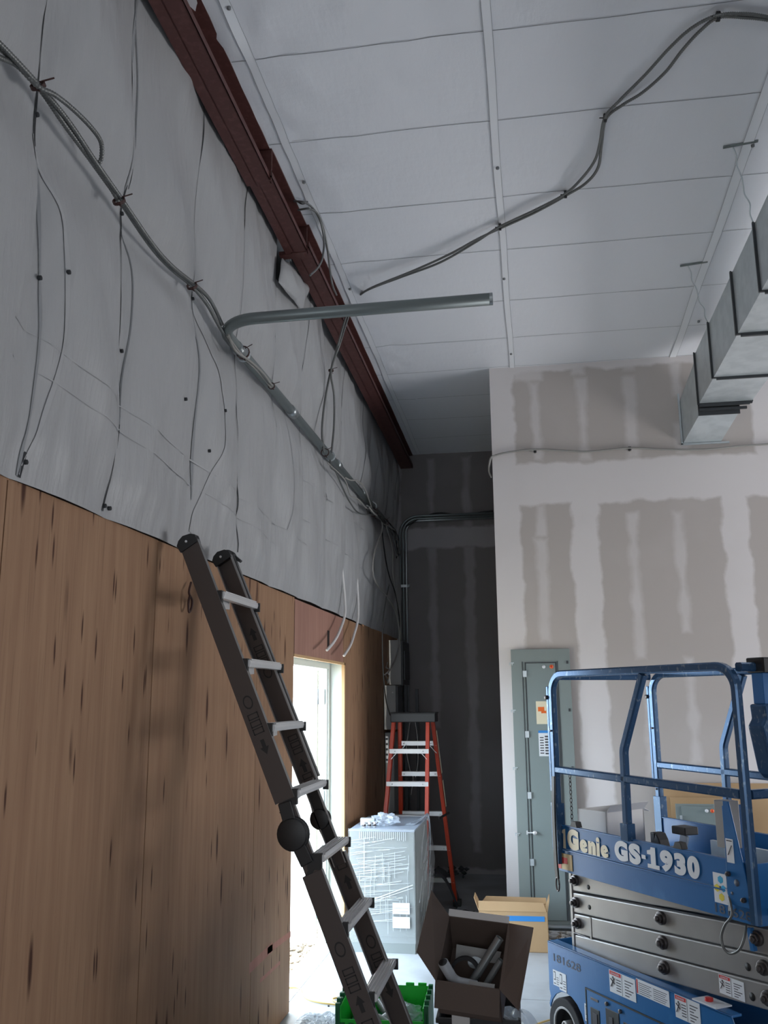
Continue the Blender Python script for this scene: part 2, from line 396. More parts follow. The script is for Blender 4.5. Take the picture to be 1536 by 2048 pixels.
SE = [  # (pixel path on the wall, width, material 2 dark 3 thin/tape)
 ([(88,0),(80,60),(68,200),(62,290),(64,330)], .012, 2), ([(62,270),(66,340),(90,430),(97,560),(92,700),(60,850),(36,935)], .022, 4),
 ([(64,300),(60,400),(55,600),(45,800),(32,900),(28,952)], .014, 5), ([(38,905),(30,955)], .014, 2),
 ([(275,0),(262,120),(248,240),(238,350),(236,380)], .016, 5), ([(272,0),(268,150),(255,280),(244,380)], .006, 3),
 ([(238,372),(236,420),(238,455),(236,480)], .014, 2), ([(236,470),(232,600),(228,700),(222,850),(210,960),(200,1022)], .013, 2),
 ([(238,460),(250,530),(245,640),(230,760),(222,850)], .006, 3),
 ([(404,192),(400,250),(395,320),(388,450),(380,550),(378,620)], .009, 2), ([(378,570),(382,640),(382,760),(375,900),(374,1000)], .014, 5),
 ([(382,620),(400,690),(418,760),(424,830),(418,900),(400,960),(380,1020),(374,1065)], .024, 4),
 ([(492,355),(482,450),(474,560),(466,680)], .009, 2), ([(466,700),(461,800),(459,850),(464,920),(468,1000),(465,1040),(466,1105)], .010, 2),
 ([(549,545),(545,620),(546,660),(538,740),(540,850),(537,838)], .009, 2),
 ([(614,580),(610,640),(603,710),(600,740),(596,830),(592,900),(590,955)], .006, 2),
 ([(664,668),(660,740),(655,800)], .006, 5), ([(642,918),(643,960),(646,1000)], .007, 2), ([(562,800),(562,900),(565,980),(558,1060)], .005, 3),
 ([(686,732),(680,850),(677,935)], .009, 2), ([(680,990),(679,1080),(676,1150)], .006, 3),
 ([(724,792),(720,880),(715,970),(712,1050),(712,1250)], .008, 2), ([(771,888),(768,960),(766,1030)], .009, 2),
 ([(738,1030),(737,1150),(735,1245)], .008, 2), ([(786,920),(784,960),(783,1000)], .01, 2), ([(764,1060),(764,1160),(763,1265)], .01, 2),
 ([(748,850),(742,1000),(738,1030)], .006, 3),
 ([(0,636),(221,811),(383,932),(480,1005),(600,1090)], .006, 4), ([(0,712),(202,852),(388,983),(470,1040),(545,1090)], .006, 4),
 ([(560,930),(650,1005),(735,1075)], .006, 4), ([(570,1020),(650,1085),(720,1140)], .006, 4),
]
for P, wd, m_ in SE: seam_ribbon(P, wd, m_)
# screw heads in the wall facing
for px, py in ((68,230),(97,548),(55,558),(237,428),(380,598),(231,703),(214,1017),(203,1012),(38,925),(423,823),(397,903),(345,800)):
    p = atx(px, py, A); x = fab(p.y, p.z)
    mb.cyl((x, p.y, p.z), (x+.010, p.y, p.z), .008, 8, 2)
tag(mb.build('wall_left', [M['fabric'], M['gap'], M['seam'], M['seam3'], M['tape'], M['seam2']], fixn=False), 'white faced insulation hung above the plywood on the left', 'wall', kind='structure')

# plywood lining with a doorway
mb = MB()
D0, D1, DZ = 5.56, 7.12, 2.085
jo = [YB,-3.7,-2.48,-1.26,-.04,1.18,2.34,3.42,4.80,D0]
for a, b in zip(jo[:-1], jo[1:]): mb.box((A-.02, a+.003, .004), (A, b-.003, 2.45 + (.0 if b < 3 else -.01*((b*3) % 1))))
mb.box((A-.02, D0+.012, DZ), (A, 7.05, 2.435), 1)
mb.box((A-.02, D1, .004), (A, 7.93, 2.44)); mb.box((A-.02, 7.05+.010, DZ), (A, D1, 2.44))
mb.box((A-.02, 7.936, .004), (A, 8.92, 2.475)); mb.box((A-.02, 8.93, .004), (A, YD, 2.46))
mb.box((A-.19, YB, 0), (A-.021, D0, 2.44), 2); mb.box((A-.19, D1, 0), (A-.021, YD, 2.44), 2); mb.box((A-.19, D0, DZ+.02), (A-.021, D1, 2.44), 2)
# pink chalk smears low on the sheet before the doorway
for a_, b_, w_ in (((581,1868),(535,1902),.035),((545,1893),(498,1938),.05),((560,1925),(520,1962),.02)):
    p_, q_ = atx(*a_, A), atx(*b_, A); mb.add([(A+.0006,p_.y,p_.z-w_/2),(A+.0006,q_.y,q_.z-w_/2),(A+.0006,q_.y,q_.z+w_/2),(A+.0006,p_.y,p_.z+w_/2)], [(0,1,2,3)], 3)
# slot cut in the header piece, screw dots
mb.box((A, 6.49, 2.16), (A+.0008, 6.56, 2.30), 2)
tag(mb.build('wall_left.001', [M['ply'], M['plyred'], M['gap'], M['chalk']]), 'plywood lining along the lower part of the left wall', 'wall', kind='structure')
mb = MB(); mb.box((A-.205, YB, 0), (A-.192, D0-.02, 5.3)); mb.box((A-.205, D1+.02, 0), (A-.192, YD+.1, 5.3)); mb.box((A-.205, D0-.02, DZ+.03), (A-.192, D1+.02, 5.3))
tag(mb.build('wall_left.002', M['white']), 'outer metal siding of the left wall', 'wall', kind='structure')
# door reveal lining and pine edge
mb = MB()
mb.box((A-.19, D1-.004, 0), (A-.021, D1+.010, DZ+.01)); mb.box((A-.19, D0, DZ), (A-.021, D1, DZ+.012)); mb.box((A-.19, D0-.01, 0), (A-.021, D0+.004, DZ))
tag(mb.build('trim_2', M['frame']), 'white lining of the doorway reveal', 'trim', kind='structure')
mb = MB(); mb.box((A-.021, D1-.03, 0), (A+.003, D1, DZ)); mb.box((A-.021, D0, DZ-.018), (A+.003, D1, DZ))
tag(mb.build('trim_3', M['pine']), 'raw pine edge around the doorway', 'trim', kind='structure')
# door frame and leaf
dr = tag(empty('door_1', (A-.16, D1-.02, 0)), 'white steel door leaf opened outward in its frame', 'door', kind='structure')
def loc(o, r):   # keep world placement of verts when parenting to an unrotated empty
    for v in o.data.vertices: v.co -= Vector(r.location)
    return o
mb = MB()
mb.box((A-.195, D1-.055, 0), (A-.12, D1-.005, DZ)); mb.box((A-.15, D1-.075, 0), (A-.13, D1-.055, DZ))
mb.box((A-.195, D0+.005, DZ-.05), (A-.12, D1-.055, DZ)); mb.box((A-.195, D0+.005, 0), (A-.12, D0+.04, DZ))
loc(mb.build('door_frame', M['frame'], dr), dr)
mb = MB(); mb.box((A-1.12, D1-.115, .012), (A-.20, D1-.072, DZ-.06)); lf = loc(mb.build('door_leaf', M['white'], dr), dr)
mb = MB(); mb.box((A-.206, D1-.118, .012), (A-.198, D1-.07, DZ-.06)); o = mb.build('leaf_edge', M['cream'], lf)
for v in o.data.vertices: v.co -= Vector(dr.location)
for z in (.25, 1.05, 1.82):
    mb = MB(); mb.box((A-.196, D1-.098, z-.06), (A-.145, D1-.08, z+.06)); mb.cyl((A-.2, D1-.105, z-.06), (A-.2, D1-.105, z+.06), .008, 8)
    loc(mb.build('hinge', M['galv'], dr), dr)
mb = MB(); mb.box((A-.2, D0+.01, 0), (A-.05, D1-.01, .003)); loc(mb.build('threshold', M['alu'], dr), dr)

# ceiling
def cz(x, y):
    z = zc(y)
    d = noise.noise(Vector((x*1.1, y*1.6, 0)))*.006
    if y < 4.6: d += abs(noise.noise(Vector((x*5+y*3, y*2-x*2, 9))))*.022*min(1, (4.6-y)/1.2)*max(.15, min(1, (1.0-x)/1.2))
    if x < -1.0: d += noise.noise(Vector((x*9, y*6, 4)))*.012
    return z - d - .004
mb = MB()
CS = [3.60, 4.23, 4.93, 5.54, 6.27, 6.92, 7.51, 8.15, 8.74, 9.33]
CALL = [YB+.65*i for i in range(14)]; CALL = [y for y in CALL if y < 3.2] + CS
NX, NY = 150, 330
X0 = A-.02
vs = [(X0+(XR+.05-X0)*i/NX, YB+(YD-YB)*j/NY, cz(X0+(XR+.05-X0)*i/NX, YB+(YD-YB)*j/NY)) for i in range(NX+1) for j in range(NY+1)]
fs = [(i*(NY+1)+j, i*(NY+1)+j+1, (i+1)*(NY+1)+j+1, (i+1)*(NY+1)+j) for i in range(NX) for j in range(NY)]
mb.add(vs, fs, 0, True)
def cribbon(pts, w_, m_, off):
    vs, fs = [], []
    for i, (x, y) in enumerate(pts):
        a = pts[max(0, i-1)]; b = pts[min(len(pts)-1, i+1)]; dx, dy = b[0]-a[0], b[1]-a[1]; L = sqrt(dx*dx+dy*dy)
        for s in (-1, 1): xx, yy = x-dy/L*w_/2*s, y+dx/L*w_/2*s; vs.append((xx, yy, cz(xx, yy)-off))
    mb.add(vs, [(2*i, 2*i+1, 2*i+3, 2*i+2) for i in range(len(pts)-1)], m_, True)
for k, y in enumerate(CALL):
    pts = [(-1.33 + (XR+1.33)*i/60, y + (.012*noise.noise(Vector((i*.2, y, 0))))+(i/60)*.06) for i in range(61)]
    cribbon(pts, .0036, 1, .003)
for x, w_ in ((-.10,.042),(1.27,.055),(-1.235,.045),(2.6,.05),(3.9,.05),(5.2,.05)):
    pts = [(x + .003*sin(j*.35), YB+.05+(YD-YB-.1)*j/160) for j in range(161)]
    cribbon(pts, w_, 2, .006); cribbon([(a-w_/2, b) for a, b in pts], .0016, 3, .007); cribbon([(a+w_/2, b) for a, b in pts], .0016, 3, .007)
for px, py in ((995,331),(608,360),(1008,554),(700,574),(1505,286),(458,8),(1022,705),(1397,640)):
    p = atc(px, py); mb.cyl((p.x, p.y, cz(p.x,p.y)-.003), (p.x, p.y, cz(p.x,p.y)-.016), .010, 8, 1)
mb.box((X0, YB, 5.3), (XR+.1, YD+.1, 5.36), 4)
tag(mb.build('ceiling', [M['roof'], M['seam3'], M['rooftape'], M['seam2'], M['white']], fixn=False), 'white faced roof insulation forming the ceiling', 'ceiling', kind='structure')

# drywall partition and recess
gr = [(-.10,1.87,3.77,4.60),(-.08,.345,.9,3.41),(.57,1.55,.5,3.40),(1.76,2.7,.5,3.40),(3.2,4.3,.5,3.4),(2.2,4.4,3.8,4.6)]
st = [(.05,.12,3.80,4.5),(.45,.52,3.80,4.5),(.84,.93,3.78,4.5),(1.24,1.32,4.3,4.6),(1.24,1.34,3.8,4.05),(.06,.12,3.15,3.4),(.04,.13,2.25,3.1),(.80,.88,2.1,3.3),(1.17,1.25,2.3,3.3),(1.18,1.24,1.3,2.1),(.84,.88,1.2,2.0),(2.2,2.28,1.5,3.2),(-.1,.15,4.53,4.62),(.42,.5,4.57,4.65),(.85,.94,4.57,4.65),(1.2,1.3,3.68,3.78)]
M['dry'] = drywall('drywall_partition', gr, st, (.52,.475,.445), (.75,.71,.70))
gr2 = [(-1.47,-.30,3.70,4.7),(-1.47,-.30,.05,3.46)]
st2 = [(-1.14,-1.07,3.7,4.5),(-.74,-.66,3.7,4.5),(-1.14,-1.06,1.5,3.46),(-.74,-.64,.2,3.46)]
M['dry_shaded'] = drywall('drywall_painted_shade', gr2, st2, (.20,.185,.185), (.35,.33,.34))  # darker copy of the partition drywall, recess shade put into both tones
mb = MB(); mb.box((-.282, YP, 0), (XR, YP+.12, 4.9)); mb.box((-.302, YP-.0, 0), (-.282, YP+.12, 4.9))
tag(mb.build('wall_front', M['dry']), 'taped grey drywall partition facing the room', 'wall', kind='structure')
mb = MB(); mb.box((-.302, YP+.12, 0), (-.19, YD, 4.9)); tag(mb.build('wall_side', M['dry_shaded']), 'return wall of the recess behind the partition', 'wall', kind='structure')
mb = MB(); mb.box((A-.2, YD, 0), (-.19, YD+.1, 4.9)); tag(mb.build('wall_back', M['dry_shaded']), 'drywall at the back of the recess, darkened to look shadowed', 'wall', kind='structure')
mb = MB(); mb.box((XR, YB, 0), (XR+.1, YP+.1, 5.3)); tag(mb.build('wall_right', M['dry_shaded']), 'plain drywall on the right of the room', 'wall', kind='structure')
mb = MB(); mb.box((A-.2, YB-.1, 0), (XR+.1, YB, 5.4)); tag(mb.build('wall_rear', M['dry_shaded']), 'plain wall behind the viewer', 'wall', kind='structure')
# outside
mb = MB(); mb.box((-30, -20, -.22), (-1.74, 40, -.10)); tag(mb.build('ground', M['gravel']), 'sunlit gravel and dirt outside the doorway', 'ground', kind='structure')
mb = MB()
for i in range(700):
    x = -1.8 - random.random()*1.6; y = 6.2 + random.random()*2.2; r_ = random.uniform(.012, .035)
    c = Vector((x, y, -.10 + r_*.4)); vs = [c + Vector((random.uniform(.7,1)*r_*a, random.uniform(.7,1)*r_*b, random.uniform(.5,.9)*r_*d)) for a, b, d in ((1,0,0),(-1,0,0),(0,1,0),(0,-1,0),(0,0,1),(0,0,-1))]
    mb.add(vs, [(0,2,4),(2,1,4),(1,3,4),(3,0,4),(2,0,5),(1,2,5),(3,1,5),(0,3,5)])
tag(mb.build('gravel_stones', M['gravel']), 'loose gravel stones on the ground outside the doorway', 'gravel', kind='stuff')
mb = MB()
for i in range(900):
    x = -30 + random.gauss(0, 1)*5; y = 36 + random.random()*3; z = 2.2 + random.random()*6.5; s = random.uniform(.15,.4)
    a = Vector((random.uniform(-1,1), random.uniform(-1,1), random.uniform(-1,1))).normalized()*s; b = a.orthogonal().normalized()*s; c = Vector((x,y,z))
    mb.add([c-a, c-b*.5, c+a, c+b*.5], [(0,1,2,3)])
tag(mb.build('distant_foliage', M['grass']), 'sunlit yellow green tree foliage seen over the open door leaf', 'foliage', kind='stuff')

# ------------------------------------------------------------ roof rafter (red primer steel)
rf = empty('steel_rafter', (-1.38, 0, 0), 0, 'dark red primed steel rafter running along the top of the left wall', 'rafter')
def rafter(y0, y1, dep, xw, xo, name='rafter_section'):
    mb = MB()
    def seg(xa, xb, da, db):
        mb.add([(x+1.38, y, zc(y)-d) for y in (y0, y1) for x, d in ((xa,da),(xb,da),(xb,db),(xa,db))],
               [(0,1,2,3),(7,6,5,4),(0,4,5,1),(1,5,6,2),(2,6,7,3),(3,7,4,0)])
    seg(xo-.14, xo, dep, dep-.010)         # bottom flange
    seg(xo-.088, xo-.080, dep, .002)       # web
    seg(xo-.006, xo, dep, dep-.045)        # lip
    seg(xo-.088, xo, .014, .004)           # top flange
    return mb.build(name, M['primer'], rf)
rafter(-4.9, 4.30, .20, 0, -1.335); rafter(4.26, 5.08, .185, 0, -1.325); rafter(5.04, YD-.005, .165, 0, -1.31)
for y, d in ((4.27,.20),(5.05,.19)):
    mb = MB(); mb.box((-.045, y-.006, zc(y)-d), (.055, y+.006, zc(y)-.01)); mb.build('splice_plate', M['primer'], rf)
mb = MB()
mb.box((-.13,5.06,zc(5)-.19),(.03,5.12,zc(5)-.165))
mb.build('gusset_bracket', M['primer'], rf)
# fabric clips on the top edge
for i, (px, py) in enumerate(((415,191),(499,350),(617,575))):
    p = atx(px, py, A+.05)
    mb = MB(); mb.bar((0,0,0), (.075,.0,.012), .016, .003); mb.cyl((0,0,-.004),(0,0,.006),.010,8)
    o = mb.build('insulation_clip', M['white']); o.location = (p.x-.01, p.y, p.z-.01)
    tag(o, ['white clip pinning the wall facing by the uppermost tip beside the rafter','white clip pinning the wall facing beside the first rafter joint','white clip holding the facing just below the torn corner'][i], 'clip')
# torn flap of facing
mb = MB()
N = 10; vs = []
p0, p1, p2, p3 = atx(568,516,A+.07), atx(618,576,A+.08), atx(606,622,A+.06), atx(555,565,A+.06)
for i in range(N+1):
    for j in range(N+1):
        s, t = i/N, j/N; p = p0*(1-s)*(1-t) + p1*s*(1-t) + p2*s*t + p3*(1-s)*t
        p.x += .02*noise.noise(p*9) + .035*sin(s*pi)*sin(t*pi); vs.append(p)
mb.add(vs, [(i*(N+1)+j,(i+1)*(N+1)+j,(i+1)*(N+1)+j+1,i*(N+1)+j+1) for i in range(N) for j in range(N)], 0, True)
o = mb.build('torn_facing_flap', M['fabric']); sm = o.modifiers.new('thickness', 'SOLIDIFY'); sm.thickness = .002
tag(o, 'crumpled torn flap of white facing folded down by the rafter joint', 'flap')

# ------------------------------------------------------------ cables and conduit
def cable(name, P, r, m_, parent=None, n=8, ribs=False, sub=10):
    pts = spline(P, sub)
    mb = MB()
    if ribs:
        L = [0]
        for a, b in zip(pts[:-1], pts[1:]): L.append(L[-1] + (b-a).length)
        st_ = .0035; out = []; k = 0; s = 0
        while s < L[-1]:
            while L[k+1] < s: k += 1
            t = (s-L[k])/max(1e-9, L[k+1]-L[k]); out.append(pts[k].lerp(pts[k+1], t)); s += st_
        mb.sweep(out, r, n, wave=lambda i: 1.12 if (i % 3) else .85)
    else: mb.sweep(pts, r, n)
    return mb.build(name, m_, parent)
def tie(p, parent, r=.02, axis=(0,1,0)):
    mb = MB(); p = Vector(p); a = Vector(axis).normalized()
    mb.ring(p-a*.006, p+a*.006, r, r-.004, 12); mb.bar(p+Vector((.01,0,r*.6)), p+Vector((.045,.012,r*1.3)), .005, .003); mb.bar(p-Vector((0,0,r*.6)), p+Vector((.02,-.02,-r*1.5)), .005,.003)
    return mb.build('zip_tie', M['tie'], parent)
W_ = lambda px, py, o=.07: atx(px, py, A+o)
R0 = empty('armored_cable_bundle', (0,0,0), 0, 'dark armored cable bundle tied across the left wall facing up to the pipe bend', 'cable')
cable('cable', [W_(-40,50),W_(0,95),W_(75,172),W_(130,250),W_(185,325),W_(240,402),W_(300,490),W_(340,535),W_(385,573),W_(415,610),W_(440,655),W_(470,700),W_(520,745)], .0085, M['mc'], R0, ribs=True)
cable('cable', [W_(-40,55,.085),W_(0,88,.085),W_(75,168,.09),W_(135,240,.085),W_(192,325,.085),W_(243,398,.09),W_(305,488,.085),W_(345,533,.09),W_(388,568,.09),W_(420,600,.085),W_(445,650,.085)], .008, M['mc'], R0, ribs=True)
cable('cable', [W_(-40,95),W_(0,115),W_(35,132),W_(75,172,.1),W_(110,190,.12),W_(150,222,.13),W_(185,258,.13),W_(202,285,.12),W_(203,315,.1),W_(197,335,.08),W_(215,365,.075),W_(238,405,.08)], .0075, M['mc'], R0, ribs=True)
for px, py in ((76,172),(238,402),(384,572)): tie(W_(px,py,.085), R0, .024, (0,1,-.6))
R1 = empty('conduit_run', (0,0,0), 0, 'long grey steel conduit on the left wall, bent with its open end in mid air', 'conduit')
yb = 3.83; zb = 3.575
bend = fillet([(-.134, yb, 3.588), (-1.455, yb, 3.585), (-1.455, 8.62, 3.565)], .20, 12)
mb = MB(); mb.sweep(bend, .0285, 18); mb.build('pipe', M['emt2'], R1)
mb = MB(); mb.ring((-.14,yb,3.588), (-.126,yb,3.588), .0288, .024, 18); mb.cyl((-.128,yb,3.588),(-.127,yb,3.588),.0245,18,1); mb.build('pipe_mouth', [M['emt'],M['black']], R1)
for y in (4.18, 5.22, 6.55, 7.55):
    mb = MB(); mb.cyl((-1.455,y-.05,3.58),(-1.455,y+.05,3.58),.033,18); mb.build('coupling', M['emt'], R1)
for y in (4.25, 6.30, 8.1): 
    mb = MB(); mb.ring((-1.455,y-.012,3.58),(-1.455,y+.012,3.58),.037,.029,16); mb.box((A-.02,y-.012,3.60),(-1.45,y+.012,3.625)); mb.build('pipe_strap', M['galv'], R1)
# lighter cable riding on the conduit
R2 = empty('flexible_cable', (0,0,0), 0, 'thin tan cable tied on top of the wall conduit just past its bend', 'cable')
cable('cable', [W_(455,665,.09),W_(470,700,.11),W_(500,722,.12),W_(525,745,.13),W_(540,765,.12),W_(545,772,.09)], .006, M['cabl'], R2)
cable('cable', [W_(455,672,.09),W_(485,712,.10),W_(515,742,.11),W_(542,775,.09)], .006, M['cabl'], R2)
tie(W_(486,705,.09), R2, .036, (0,1,0)); tie(W_(543,772,.09), R2, .02, (0,1,0))
# ceiling bundle dropping to the wall
Cc = lambda px, py, o=.03: atc(px, py, o)
def mixp(a, b, t): return a.lerp(b, t)
R3 = empty('ceiling_cable_bundle', (0,0,0), 0, 'armored cable bundle swooping across the ceiling and down to the wall conduit', 'cable')
drop = [atx(712,598,-1.25), atx(701,612,-1.27), atx(690,640,-1.28), W_(676,690,.19), W_(662,740,.10), W_(650,800,.09), W_(644,860,.08), W_(648,905,.09)]
drop2 = [atx(716,596,-1.25), atx(704,614,-1.27), atx(693,645,-1.28), W_(679,690,.20), W_(662,742,.11), W_(668,790,.09), W_(668,850,.09), W_(663,905,.09)]
cable('cable', [Cc(1580,45),Cc(1536,34),Cc(1490,28),Cc(1435,31,.04),Cc(1385,55),Cc(1340,95),Cc(1290,150),Cc(1240,200),Cc(1210,235,.04),Cc(1200,285,.05),Cc(1190,320,.06),Cc(1165,355,.06),Cc(1130,388,.04),Cc(1070,420,.05),Cc(1000,453,.04),Cc(950,485,.05),Cc(880,525,.06),Cc(800,555,.07),Cc(735,580,.08)] + drop, .0075, M['mc'], R3, ribs=True)
cable('cable', [Cc(1580,50),Cc(1536,40),Cc(1490,35),Cc(1437,35,.04),Cc(1400,62),Cc(1365,100),Cc(1330,145),Cc(1285,185),Cc(1245,210),Cc(1212,238,.04),Cc(1203,290,.05),Cc(1196,335,.07),Cc(1172,366,.06),Cc(1132,391,.04),Cc(1070,425,.05),Cc(1002,456,.04),Cc(955,478,.05),Cc(900,508,.06),Cc(830,540,.07),Cc(740,577,.08)] + drop2, .0075, M['mc'], R3, ribs=True)
for px, py in ((1436,33),(1210,236),(1131,389),(1000,454)):
    p = Cc(px,py,.03); mb = MB(); mb.ring(p-Vector((.008,0,0)), p+Vector((.008,0,0)), .022, .017, 12); mb.bar(p, p+Vector((0,0,.03)), .006,.006); mb.bar(p, p+Vector((-.03,-.02,-.01)), .006,.003); mb.build('zip_tie', M['black'], R3)
tie(W_(662,741,.10), R3, .02, (0,0,1)); tie(W_(650,905,.09), R3, .03, (0,1,0))
# loops hanging by the rafter
R4 = empty('loose_cable_ends', (0,0,0), 0, 'two loose dark cables poking out beside the rafter joint and curling down over it', 'cable')
V4 = lambda px, py, x=-1.22: atx(px, py, x)
cable('cable', [V4(588,402,-1.3),V4(610,405),V4(625,416),V4(640,440),V4(648,480),V4(645,515),V4(636,535),V4(620,551)], .0065, M['mc'], R4)
cable('cable', [V4(596,420,-1.3),V4(620,418),V4(638,433),V4(652,480),V4(660,540),V4(665,570),V4(673,590,-1.26)], .0065, M['mc'], R4)
cable('cable', [V4(590,400,-1.3),V4(605,408,-1.24),V4(618,402,-1.26)], .004, M['black'], R4)
# wandering cables past the coupling, near the corner
def wallcable(P, r, m_, label, name='data_cable', group=None):
    o = cable(name, P, r, m_, None); return tag(o, label, 'cable', group)
wallcable([W_(660,920,.1),W_(662,935,.11),W_(672,945,.1),W_(685,975,.1),W_(700,1005,.1),W_(718,1026,.1),W_(745,1030,.09)], .0065, M['mc'], 'dark cable sagging below the wall conduit before the corner')
wallcable([W_(690,955,.1),W_(700,960,.12),W_(715,962,.13),W_(728,975,.13),W_(738,1000,.1),W_(745,1022,.09)], .0065, M['cabl'], 'brown cable looping above the wall conduit before the corner')
wallcable([W_(655,925,.11),W_(690,960,.11),W_(700,990,.11),W_(716,998,.11),W_(735,1018,.1),W_(760,1030,.1)], .005, M['cabl'], 'thin pale cable following the wall conduit into the corner tangle')
R5 = empty('cable_tangle', (0,0,0), 0, 'tangle of dark cables bunched where the wall conduit meets the corner risers', 'cable')
rnd = random.Random(3)
for k in range(7):
    P = []
    for j, (px, py) in enumerate(((738,1016),(752,1030),(766,1040),(778,1052),(788,1066),(793,1085),(796,1110))):
        P.append(W_(px+rnd.uniform(-5,5), py+rnd.uniform(-6,6), .07+rnd.uniform(0,.06)))
    cable('cable', P, .0075, [M['mc'],M['black'],M['cabl']][k % 3], R5, sub=6)
for px, py in ((748,1026),(770,1045)): tie(W_(px,py,.09), R5, .04, (0,1,-.3))
# risers in the corner with a bend onto the recess wall
for k, (dx, zz, r_) in enumerate(((0,3.80,.013),(.035,3.775,.013),(-.035,3.83,.013))):
    yk = YD-.05-.0*k
    P = fillet([(-1.43+dx, yk, .35 if k else .9), (-1.43+dx, yk, zz), (-.33, yk, zz+.0)], .17 - (dx), 10)
    mb = MB(); mb.sweep(P, r_, 12)
    tag(mb.build('corner_conduit', M['emt2'] if k != 1 else M['emt']), 'slim steel conduit rising in the corner and bending onto the recess wall', 'conduit', 'corner conduits')
mb = MB(); mb.box((-1.50, YD-.07, 3.02), (-1.36, YD-.065+.03, 3.05)); mb.cyl((-1.49,YD-.08,3.035),(-1.49,YD-.10,3.035),.014,8); mb.cyl((-1.37,YD-.08,3.035),(-1.37,YD-.10,3.035),.014,8)
tag(mb.build('conduit_bracket', M['galv']), 'short strut bracket clamping the corner conduits', 'bracket')
D_ = lambda px, py, o=.1: aty(px, py, YD-o)
wallcable([D_(812,1052),D_(850,1033,.03),D_(880,1026,.03),D_(930,1031,.03),D_(960,1025,.03),D_(986,1022,.03)], .008, M['black'], 'black cable lying along the top of the conduits on the recess wall')
wallcable([W_(762,1035,.1),W_(764,1060,.12),W_(750,1100,.13),W_(745,1135,.13),W_(752,1165,.13),W_(775,1195,.13),W_(792,1225,.14),W_(799,1270,.14),W_(794,1310,.13),W_(780,1340,.12)], .0085, M['cabl'], 'grey cable looping down beside the corner and ending in frayed strands')
mb = MB()
for P in (((780,1340),(771,1348),(774,1362)),((778,1338),(772,1335),(775,1325)),((776,1345),(779,1352),(776,1366)),((778,1345),(768,1350),(766,1346))):
    mb.sweep([W_(a,b,.12) for a, b in P], .006, 6)
tag(mb.build('frayed_strands', M['whitecable']), 'pale frayed wire strands at the end of the looping grey cable', 'wire')
for k, P in enumerate(([(764,1060),(770,1110),(778,1150),(790,1185),(797,1220),(802,1280),(805,1340),(815,1400),(825,1425)],
          [(772,1050),(785,1100),(786,1150),(800,1230),(803,1300),(812,1380),(822,1430)],
          [(778,1170),(770,1210),(765,1260),(766,1340),(772,1400),(780,1430)])):
    wallcable([W_(a,b,.09+.02*k) for a, b in P], .006, [M['black'],M['cabl'],M['mc']][k],
      ['black cable hanging from the corner tangle down past the wall boxes','thin grey cable dropping straight beside the corner risers','dark cable swaying left over the plywood beside the wall boxes'][k])
for k, P in enumerate(([(822,1430),(816,1470),(813,1500),(820,1540),(826,1555),(822,1590)],[(828,1430),(834,1470),(836,1520),(831,1555)])):
    tag(cable('hanging_wire', [aty(a,b,9.5) for a, b in P], .004, M['whitecable']), ['pale thin wire hanging behind the left of the orange stepladder steps','pale thin wire hanging behind the right of the orange stepladder steps'][k], 'wire')
# white cables hanging over the door header
wallcable([W_(668,1050,.03),W_(680,1110,.04),W_(687,1170,.05),W_(690,1225,.07),W_(680,1260,.08),W_(668,1283,.09),W_(654,1300,.10)], .0105, M['whitecable'], 'white cable hanging loose over the door header, the left one', 'white_cable')
wallcable([W_(700,1050,.03),W_(710,1120,.04),W_(715,1180,.05),W_(716,1235,.07),W_(708,1270,.08),W_(700,1292,.09),W_(688,1311,.10)], .0105, M['whitecable'], 'white cable hanging loose at the right corner of the door header', 'white_cable')
# cable across the partition
Pp = lambda px, py, o=.02: aty(px, py, YP-o)
wallcable([Vector((-.32,YP+.12,3.70)),Vector((-.335,YP+.04,3.74)),Pp(981,918,.02),Pp(990,911),Pp(1020,904),Pp(1070,899),Pp(1140,902),Pp(1180,903),Pp(1259,896),Pp(1330,899),Pp(1410,899),Pp(1480,892),Pp(1560,887)], .0085, M['cabl'], 'grey cable stapled in a wavy line across the drywall partition', 'stapled_cable')
for k, (px, py) in enumerate(((1070,901),(1259,897))):
    p = Pp(px,py,.0); mb = MB(); mb.box((-.012,-.02,-.02),(.012,0,.012)); mb.cyl((0,-.03,-.018),(0,0,-.018),.007,8); o = mb.build('cable_staple', M['black']); o.location = p
    tag(o, ['small black clip holding the partition cable near the wall edge','small black clip holding the partition cable nearer the duct'][k], 'clip')
# copper strap hook hanging behind the ladder top
tag(cable('rope_loop', [W_(382,1165,.02),W_(378,1185,.03),W_(384,1200,.03),W_(383,1215,.03),W_(378,1224,.03),W_(377,1205,.03),W_(380,1190,.03)], .005, M['tie']), 'small dark red loop of cord hanging on the plywood behind the tall ladder', 'cord')

# ------------------------------------------------------------ duct
du = empty('air_duct', (1.365, 7.1, 4.07), 0, 'galvanized rectangular air duct hung below the ceiling and entering the partition', 'duct')
dx0, dx1, dz0, dz1 = 1.365, 1.765, 4.077, 4.50
js = [7.10, 6.50, 5.69, 5.06, 4.2, 3.2, 2.2]
for i in range(len(js)-1):
    b, a = js[i], js[i+1]; mb = MB()
    mb.box((0, a-7.1+.012, .007), (dx1-dx0, b-7.1-.012, dz1-4.07)); s_ = mb.build('duct_section', M['galv'], du)
    mb = MB(); big = i in (2, 3)
    t = .016 if i != 2 else .022
    mb.box((-.006, b-7.1-t, .001), (dx1-dx0+.006, b-7.1+.004, dz1-4.066)); 
    mb.box((-.014, b-7.1-t+.002, -.0), (-.006, b-7.1+.002, dz1-4.06)); mb.box((0.02, b-7.1-t, -.012), (dx1-dx0, b-7.1+.002, .001))
    mb.build('joint_flange', M['ductseam'], du)
